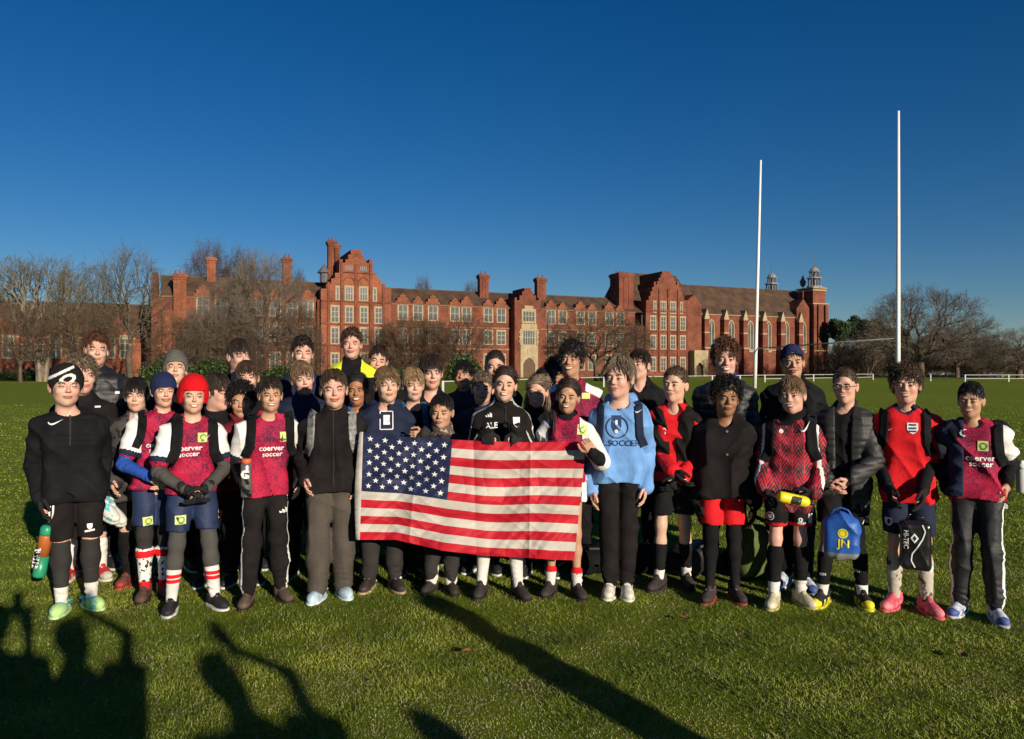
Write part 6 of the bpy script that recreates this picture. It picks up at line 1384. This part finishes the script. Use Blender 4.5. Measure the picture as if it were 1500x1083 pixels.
def backpack(key, fld, x1, x2, ytop, ybot, mat, label, wid=.055, size=(.15,.10,.22)):
    i = PEOPLE[key]; r = empty('backpack', (i['X'], i['Y'], 0), i['th']); F_ = i['fld'][fld]
    for x in (x1, x2):
        a = i['L'](x, ytop, -.05); b = i['L'](x + (3 if x < x2 and x == x1 else -3)*0, ybot, -.1); sg = -1 if x == x1 else 1
        ribbon(r, 'strap', F_, [(a[0]-sg*.012, i['zs']+.035), (a[0], a[2]), ((a[0]+b[0])/2+sg*.002, (a[2]+b[2])/2), (b[0]+sg*.010, b[2]), (b[0]+sg*.040, b[2]-.07)], wid, C[mat], .008, .008, 30)
    z = i['zs']-.20; P = [rbox((i['tc'][0], .14+size[1], z), size, .06, .03), rbox((i['tc'][0], .14+size[1]*1.9, z-.07), (size[0]*.75, .05, .10), .04, .03)]
    V, Q = Field(P, folds(5, 18, .006)).mesh(.014); obj('pack', mkmesh('pack', V, Q, C['black']), r)
    tag(r, label, 'backpack', 'backpacks worn by the players'); PK[key] = r; return r
backpack('p6', 'jersey', 260, 312, 612, 662, 'black', 'black backpack worn by the boy in the red woolly hat', .062)
backpack('p12', 'jersey', 369, 425, 606, 655, 'black', 'black backpack on the boy with the steel bottle', .055)
backpack('p5', 'jersey', 209, 262, 606, 640, 'black', 'dark backpack worn by the laughing boy in the navy beanie', .05)
backpack('p15', 'jacket', 456, 516, 605, 652, 'refl', 'backpack with grey patterned straps over the black zip jacket', .050)
backpack('p31', 'hoodie', 880, 936, 592, 640, 'navy', 'navy backpack worn over the sky blue hoodie', .050)
backpack('p36', 'jersey', 1128, 1188, 608, 660, 'black', 'black backpack over the red leaf patterned shirt', .060)
backpack('p39', 'jersey', 1295, 1357, 605, 650, 'black', 'black backpack over the bright red football shirt', .050)
backpack('p40', 'jersey', 1395, 1462, 622, 668, 'black', 'black backpack on the rightmost boy', .052, (.19,.11,.24))
for key, m_ in (('p20','blue_s'),): 
    i = PEOPLE[key]; backpack(key, 'top', 589, 622, 590, 622, m_, 'backpack with blue printed straps on the blond fringed boy', .04)
dec_ = decal
for key, px, py, rt in (('p6',304,641,20),('p36',1181,626,45),('p31',936,603,10)):
    i = PEOPLE[key]; q = i['L'](px, py, -.12); decal(PK[key], 'swoosh_print', i['fld']['jersey' if key != 'p31' else 'hoodie'], SWOOSH[0], SWOOSH[1], LETTER, .017, rt, (q[0], q[2]), (.05,.05) if key != 'p36' else (.085,.085))

# ------------------------------------------------------------------ flag
def flag():
    r = empty('flag', tuple(world(690, 720, 4.80)), 0); o = np.array(r.location)
    tp = [(532,633),(593,640),(663,644),(703,646.5),(767,648),(815,648),(859,645.5)]; bt_ = [(527,791),(580,791),(649,807),(713,814.5),(767,817),(805,820),(841,821)]; us = [0,.19,.405,.53,.72,.86,1]
    def pt(u, v, off=0.0, dpx=0.0):
        u = np.asarray(u, float); v = np.asarray(v, float); a = [np.interp(u, us, [p[j] for p in tp]) for j in (0,1)]; b = [np.interp(u, us, [p[j] for p in bt_]) for j in (0,1)]
        px = a[0]+(b[0]-a[0])*v + dpx; py = a[1]+(b[1]-a[1])*v
        py = py + 4.2*np.sin(u*6.3+.4)*v*(1-v)*2 - 9*np.exp(-((u-.62)/.16)**2)*v*(1-v)*-1.6 + 3*np.sin(u*11+2)*v*(1-v)
        d = .020*np.sin(u*14+1.2*np.sin(v*3)+v*2.1)*(.35+v) + .012*np.sin(u*31+v*7+1)*(.3+v*.7) + .014*np.sin(v*16+u*9+2*np.sin(u*5)) + .006*np.abs(np.sin(u*38+v*13+2*np.sin(v*9)))**.5 - .005*np.abs(np.sin(v*27-u*16+2*np.sin(u*13)))**.5 + .004*np.sin(u*70+v*30)*np.sin(v*25+u*40)
        for c in (.25,.5,.75): d = d + .010*np.exp(-np.abs(u-c)/.012)*(1 if c != .5 else -1)
        d = d - .012*np.exp(-((v-.40)/.035)**2)*np.exp(-((u-.2)/.2)**2)*2 + .02*np.exp(-((u-.56)/.04)**2)*np.exp(-v*5) + .02*np.exp(-((u-.70)/.04)**2)*np.exp(-v*5) + .035*v*v
        Y = 4.80 - d - off; d = d*1.3; return np.stack([(px-CX)/FPX*Y, Y, CH + (CY-py)/FPX*Y], -1) - o
    nu, nv = 241, 131; U, Vv = np.meshgrid(np.linspace(0, 1, nu), np.linspace(0, 1, nv)); P = pt(U.ravel(), Vv.ravel())
    F = np.array([(j*nu+i, (j+1)*nu+i, (j+1)*nu+i+1, j*nu+i+1) for j in range(nv-1) for i in range(nu-1)]); cu = (F[:,0] % nu + .5)/(nu-1); cv = (F[:,0]//nu + .5)/(nv-1)
    st = np.minimum((cv*13).astype(int), 12); mi = np.where((cu < .405) & (cv < 7/13), 2, st % 2)
    RED = M('flag_red', (.42,.010,.022), .6, .15, 8, .1, 150, spec=.2); FW = M('flag_white', (.47,.44,.38), .65, .14, 8, .1, 150, spec=.15); FB = M('flag_navy', (.014,.020,.060), .6, .2, 8, .1, 150, spec=.2)
    k = len(P); P2 = P + A(0, .0015, 0); F2 = np.concatenate([F, F[:, ::-1] + k]); obj('cloth', mkmesh('cloth', np.concatenate([P, P2]), F2, [RED, FW, FB], np.concatenate([mi, mi])), r)
    # hoist band
    vs = np.linspace(0, 1, 60); wv = 5.5 + 4.0*np.sin(vs*3.1); a = pt(vs*0, vs, .002); b = pt(vs*0, vs, -.004, -wv); V = np.concatenate([a, b, a + A(0,.003,0), b + A(0,.003,0)]); n = 60
    Fh = [(i, n+i, n+i+1, i+1) for i in range(n-1)] + [(2*n+i, 2*n+i+1, 3*n+i+1, 3*n+i) for i in range(n-1)] + [(n+i, 3*n+i, 3*n+i+1, n+i+1) for i in range(n-1)]
    obj('header', mkmesh('header', V, np.array(Fh), M('canvas', (.62,.58,.50), .8, .1, 30)), r)
    g_ = MB()
    SM = M('star_white', (.72,.71,.68), .6, .05, 30)
    for row in range(9):
        n_ = 6 if row % 2 == 0 else 5
        for c in range(n_):
            u0 = .405*((c*2 + 1 + (row % 2))/12.0); v0 = (7/13)*((row+1)/10.0); R1 = .0155; pts = []
            for j in range(10): a_ = pi/2 + pi*j/5; rr = 1 if j % 2 == 0 else .40; pts.append((u0 + R1*rr*cos(a_)*.98, v0 - R1*1.78*rr*sin(a_)))
            q = np.array(pts + [(u0, v0)]); V = pt(q[:,0], q[:,1], .003); obj('star', mkmesh('star', V, np.array([(j, 10, (j+1) % 10) for j in range(10)])[:, ::-1], SM, smooth=False), r)
    tag(r, 'large stars and stripes flag held out across the front of the group', 'flag')
flag()

# ------------------------------------------------------------------ things held, worn at the side and lying on the grass
def held(name, px, py, Y, rz=0, tilt=(0, 0)):
    r = empty(name, tuple(world(px, py, Y))); r.rotation_euler = (rad(tilt[0]), rad(tilt[1]), rz); return r
def ftxt(par, s, size, x, y, z, mat, rot=0, vert=False, bold=.01):
    V, F = text_mesh(s, size, bold); c, sn = cos(rad(rot)), sin(rad(rot)); P = np.stack([x + V[:,0]*c - V[:,1]*sn, np.full(len(V), y), z + V[:,0]*sn + V[:,1]*c], 1); return obj('lettering', mkmesh('lettering', P, F, mat, smooth=False), par)
GRN = M('green_plastic', (.02,.26,.13), .35, .1, 8, spec=.5); ORG = M('orange_plastic', (.42,.12,.03), .35, .1, 8, spec=.5)
r = held('water_bottle', 57, 845, 4.55, 0, (0, 10)); b = MB()
b.lathe([(.030,0),(.036,.006),(.037,.02),(.037,.13)], (0,0,0), 20, 0); b.lathe([(.037,.131),(.037,.25),(.034,.262)], (0,0,0), 20, 1); b.build('bottle', [GRN, ORG], r, True); l = MB().lathe([(.037,0),(.038,.012),(.037,.04),(.030,.055),(.015,.06)], (0,0,.262), 20); l.build('lid', GRN, r, True)
s = MB().tube([(.012,0,.32),(.0,-.01,.40),(-.004,-.01,.47),(.012,-.01,.475),(.022,-.008,.40),(.02,0,.32)], .006, 6); s.build('loop', WHT, r, True)
for j, ch_ in enumerate('SUPERB'): pass
ftxt(r, 'HYDRATE' if False else 'SOCCER', .026, -.012, -.039, .12, LETTER, 90); tag(r, 'green and orange water bottle hanging by a white loop beside the leftmost boy', 'bottle')
STL = M('brushed_steel', (.45,.44,.42), .28, .15, 60, metal=.85); r = held('steel_bottle', 361, 728, 4.58); MB().lathe([(.030,0),(.033,.006),(.033,.19),(.028,.205)], (0,0,0), 24).build('bottle', STL, r, True); MB().lathe([(.029,0),(.030,.02),(.026,.03)], (0,0,.205), 20).build('lid', M('coral_plastic', (.60,.12,.05), .4, .1), r, True)
ftxt(r, 'G', .05, .004, -.035, .14, LETTER); tag(r, 'steel water bottle with coral lid between a glove and the crimson jersey', 'bottle')
r = held('sports_bottle', 1140, 727, 4.52, 0, (0, 102)); MB().lathe([(.026,0),(.033,.008),(.034,.03),(.033,.12),(.031,.13),(.034,.14),(.033,.165),(.026,.185),(.012,.195)], (0,0,0), 24).build('bottle', M('yellow_plastic', (.75,.66,.02), .35, .06, 8, spec=.5), r, True); MB().lathe([(.013,0),(.012,.02),(.007,.03)], (0,0,.195), 14).build('nozzle', M('black_plastic', (.02,.02,.02), .4, .1), r, True)
t = ftxt(r, '23', .05, 0, 0, 0, M('black_print', (.02,.02,.02), .6, .1), -90); me = t.data; V = np.array([v.co[:] for v in me.vertices]); V[:,2] += .10; a_ = V[:,0]/.0355; V = np.stack([.0355*np.sin(a_), -.0355*np.cos(a_), V[:,2]], 1); me.vertices.foreach_set('co', V.astype(np.float32).ravel()); me.update()
tag(r, 'bright yellow squeeze bottle held level in black gloves', 'bottle')
r = held('water_bottle', 1497, 722, 4.62); r.scale = (.85,.85,.85); MB().lathe([(.030,0),(.036,.008),(.036,.15),(.028,.175)], (0,0,0), 20).build('bottle', M('clear_white_plastic', (.6,.62,.58), .3, .06, 8, spec=.5), r, True); MB().lathe([(.030,0),(.030,.03),(.018,.04),(.012,.06)], (0,0,.175), 16).build('lid', WHT, r, True); tag(r, 'white topped bottle in the pack side pocket at the right edge', 'bottle')
# bags
def bag(name, prims, mat, base, rz=0, disp=None, cut=None, h=.008, part='bag_body', mf=None, mats=None):
    r = empty(name, base, rz); V, Q = Field(prims, disp, cut).mesh(h); mi = mf(V[Q].mean(1)) if mf else None; obj(part, mkmesh(part, V, Q, mats or mat, mi), r); r['_'] = 1; del r['_']; return r
BLUE = M('blue_nylon', (.02,.10,.40), .5, .15, 14, .2, 70, spec=.4); GRY = M('grey_nylon_base', (.20,.20,.19), .6, .2, 20, .2, 70)
pb = [rbox((0,0,.13), (.105,.048,.125), .045, .03), ell((0,0,.235), (.075,.038,.055), .04)]; fb = Field(pb, folds(3, 16, .011))
r = bag('boot_bag', pb, None, tuple(world(1232, 821, 4.58)), rad(-24), folds(3, 16, .011), mf=lambda c: (c[:,2] < .055).astype(int), mats=[BLUE, GRY])
decal(r, 'badge', fb, *disc(.030, 24), YEL, .003, 0, (.01, .175)); decal(r, 'badge', fb, *ring(.020, .017, 24), M('green_print', (.15,.35,.08), .6, .1), .0045, 0, (.01, .175)); V_, F_ = txt('JN', .03); decal(r, 'lettering', fb, V_, F_, YEL, .003, 0, (.015, .112), (.065, .065))
MB().tube([(-.07,.0,.26),(-.04,0,.31),(.0,0,.325),(.04,0,.31),(.07,0,.26)], .007, 6).build('handle', BLUE, r, True); tag(r, 'blue boot bag with grey base, yellow badge and the letters JN', 'bag')
pk = [rbox((0,0,.145), (.085,.062,.145), .035, .02)]; GLS = M('glossy_black_vinyl', (.012,.012,.013), .22, .2, 10, .15, 40, spec=.6); fk = Field(pk, folds(8, 14, .005))
r = bag('boot_bag', pk, GLS, tuple(world(1341, 833, 4.50)), rad(-22), folds(8, 14, .005))
sc_ = [(.03,.275),(.045,.235),(.03,.19),(0,.14),(-.025,.10),(-.03,.06),(-.01,.02)]; ribbon(r, 'piping', fk, sc_, .007, LETTER, .004, .003, 30)
V_, F_ = txt('HI-TEC', .02); decal(r, 'lettering', fk, V_, F_, LETTER, .004, -90, (-.058, .185), (.036, .036)); decal(r, 'emblem', fk, [(0,.03),(.022,0),(0,-.03),(-.022,0),(0,.017),(.012,0),(0,-.017),(-.012,0)], [(0,1,5,4),(1,2,6,5),(2,3,7,6),(3,0,4,7)], LETTER, .004, 0, (-.012,.195))
MB().tube([(-.05,.0,.285),(-.03,0,.33),(.03,0,.33),(.05,0,.285)], .008, 6).build('handle', GLS, r, True); tag(r, 'glossy black boot bag with white piping and lettering below a black glove', 'bag')
pg = [rbox((0,0,.15), (.13,.10,.15), .08, .05), ell((.02,-.03,.20), (.10,.09,.10), .06)]
r = bag('duffel_bag', pg, C['olive'], tuple(world(1101, 838, 5.35) - Vector((0,0,.0))), .4, folds(12, 16, .014)); r.location.z = .0; MB().tube([(.06,-.09,.05),(.10,-.12,.18),(.07,-.06,.33),(.02,.02,.36)], .014, 6).build('strap', C['black'], r, True); r.scale = (1.05,1.05,1.25)
tag(r, 'olive green bag standing on the grass behind the boy in red shorts', 'bag')
for n_, (px, Y, s_, lb) in enumerate(((865, 5.5, 1.0, 'black bag on the grass between the flag and the cream trainers'), (1015, 5.5, 1.1, 'dark kit bag lying on the grass behind the black socks'), (940, 5.6, .9, 'small dark bag lying behind the cream trainers'), (600, 5.75, .9, 'dark bag on the grass behind the flag at its left half'), (1090, 5.6, .8, 'black holdall lying left of the olive green bag'))):
    r = bag('kit_bag', [rbox((0,0,.09), (.20,.11,.09), .07, .05), ell((.05,-.03,.12), (.12,.09,.08), .05)], C['puff'] if n_ % 2 else C['black'], (gx(px, Y), Y, 0), n_*.7, folds(30+n_, 15, .014), h=.011); r.scale = (s_,)*3
    MB().tube([(-.15,-.06,.08),(-.10,-.10,.20),(.10,-.10,.20),(.15,-.06,.08)], .010, 6).build('handle', C['grey'], r, True); tag(r, lb, 'bag', 'kit bags lying behind the players')
# football boots held by the laces
um, sm_ = shoe_parts('boot', [camo_mat('boot_print', [(.08,.45,.55),(.60,.60,.55),(.60,.60,.55)], 16), Rub('stud_sole', (.45,.46,.40)), Rub('white_lace', (.7,.7,.66))])
for n_, (px, py, lb) in enumerate(((150, 742, 'white and turquoise football boot held sole out, nearer one'), (160, 746, 'white and turquoise football boot held behind the other'))):
    r = empty('football_boot', tuple(world(px, py, 4.90 + .07*n_)), 0); r.rotation_euler = (rad(40), rad(-62), rad(60 - 10*n_)); r.rotation_euler = (0, 0, 0)
    q = Matrix.Rotation(rad(32), 4, 'Y') @ Matrix.Rotation(rad(75), 4, 'Z') @ Matrix.Rotation(rad(-25), 4, 'Y'); r.rotation_euler = q.to_euler()
    o = obj('upper', um, r, (0,0,-.04)); o2 = obj('sole', sm_, r, (0,0,-.04)); st = MB()
    for x, y in ((-.02,-.12),(.02,-.12),(-.03,-.07),(.03,-.07),(-.022,.04),(.022,.04),(-.02,.08),(.02,.08)): st.lathe([(.008,0),(.006,.012)], (x, y, -.055), 8)
    st.build('stud', Rub('stud_sole', (.45,.46,.40)), r, True); tag(r, lb, 'football boot', 'pair of football boots held by the camouflage jacket boy')
# fallen leaves
LF = M('dead_leaf_brown', (.20,.10,.05), .8, .3, 20)
for n_, (px, py, a, lb) in enumerate(((685, 963, .3, 'pale brown fallen leaf on the grass below the flag'), (1410, 968, 1.4, 'brown curled leaf on the grass at the right'), (1004, 913, 2.2, 'small dry leaf on the grass in front of the black socks'))):
    Y = 1635/(py-CY); r = empty('fallen_leaf', (gx(px, Y), Y, .018), a); u, v, F = grid_patch(9, 7); wv = np.cos(u*pi/2)**.7; P = np.stack([u*.035, v*wv*.022, .008 + .012*(v*wv)**2 + .008*u*u], 1); P2 = P + A(0,0,.0012); k = len(P)
    obj('blade', mkmesh('blade', np.concatenate([P2, P]), np.concatenate([F, F[:, ::-1]+k]), LF), r); MB().tube([(-.035,0,.016),(-.055,.004,.01)], .0012, 5).build('stalk', LF, r); tag(r, lb, 'leaf', 'fallen leaves on the grass')
# ------------------------------------------------------------------ people beside the camera whose shadows fall on the grass
def watcher(key, x, y, Hs, label, hands=None, az=None, fat=1.05, eh=((-1,.1,.05),(.1,.3,-1))):
    i = person(key, label, 750, 541.5 - (Hs-1.5)*FPX/5.0, 541.5 - (Hs-.235-1.5)*FPX/5.0, 5.0, 'pale', ('short','dark'), smile=.2, fat=fat, layers=jac('black', t=.03, ts=.060), hands=hands, hdir=None if not hands else (((.1,-.1,1),(.9,0,0),(0,-1,0)), ((-.1,-.1,1),(-.9,0,0),(0,-1,0))), hcurl=(.5,.5), eh=eh if hands else None, group='people out of frame whose shadows cross the grass')
    i['root'].location = (x, y, 0); i['root'].rotation_euler = (0, 0, pi + (az or 0)); return i
watcher('w1', .12, -.42, 1.62, 'person taking the photo, whose shadow with raised arms falls at the far left', [('l',.03,-.34,1.36),('l',.19,-.34,1.36)], eh=((-.2,.2,-1),(.2,.2,-1)), fat=1.12)
watcher('w2', .74, -.70, 1.62, 'person beside the photographer whose shadow shows both elbows out at the bottom left', [('l',-.05,-.16,1.60),('l',.12,-.30,1.42)], .1, 1.12)
watcher('w3', 1.87, -1.37, 1.66, 'person whose shadow with a raised bent arm falls at the bottom centre left', [('l',-.06,-.18,1.62),('l',.10,-.26,1.46)], .1, 1.3)
watcher('w4', 2.92, -1.82, 1.60, 'person whose short shadow tip shows at the bottom centre', None, .3)
watcher('w5', 2.88, -.32, 1.66, 'person whose long straight shadow runs diagonally from the flag to the bottom edge', None, -1.0, .95)
ph = empty('mobile_phone', (0, -.034, CH)); V, Q = Field([rbox((0,0,0), (.038,.0042,.078), .004, .004)]).mesh(.003); obj('case', mkmesh('case', V, Q, M('phone_black', (.02,.02,.02), .3, .1)), ph); MB().lathe([(.006,0),(.005,.002)], (0,0,0), 12).build('lens_ring', STL, ph).rotation_euler = (rad(-90),0,0); tag(ph, 'black phone held up by the person taking the photo', 'phone')
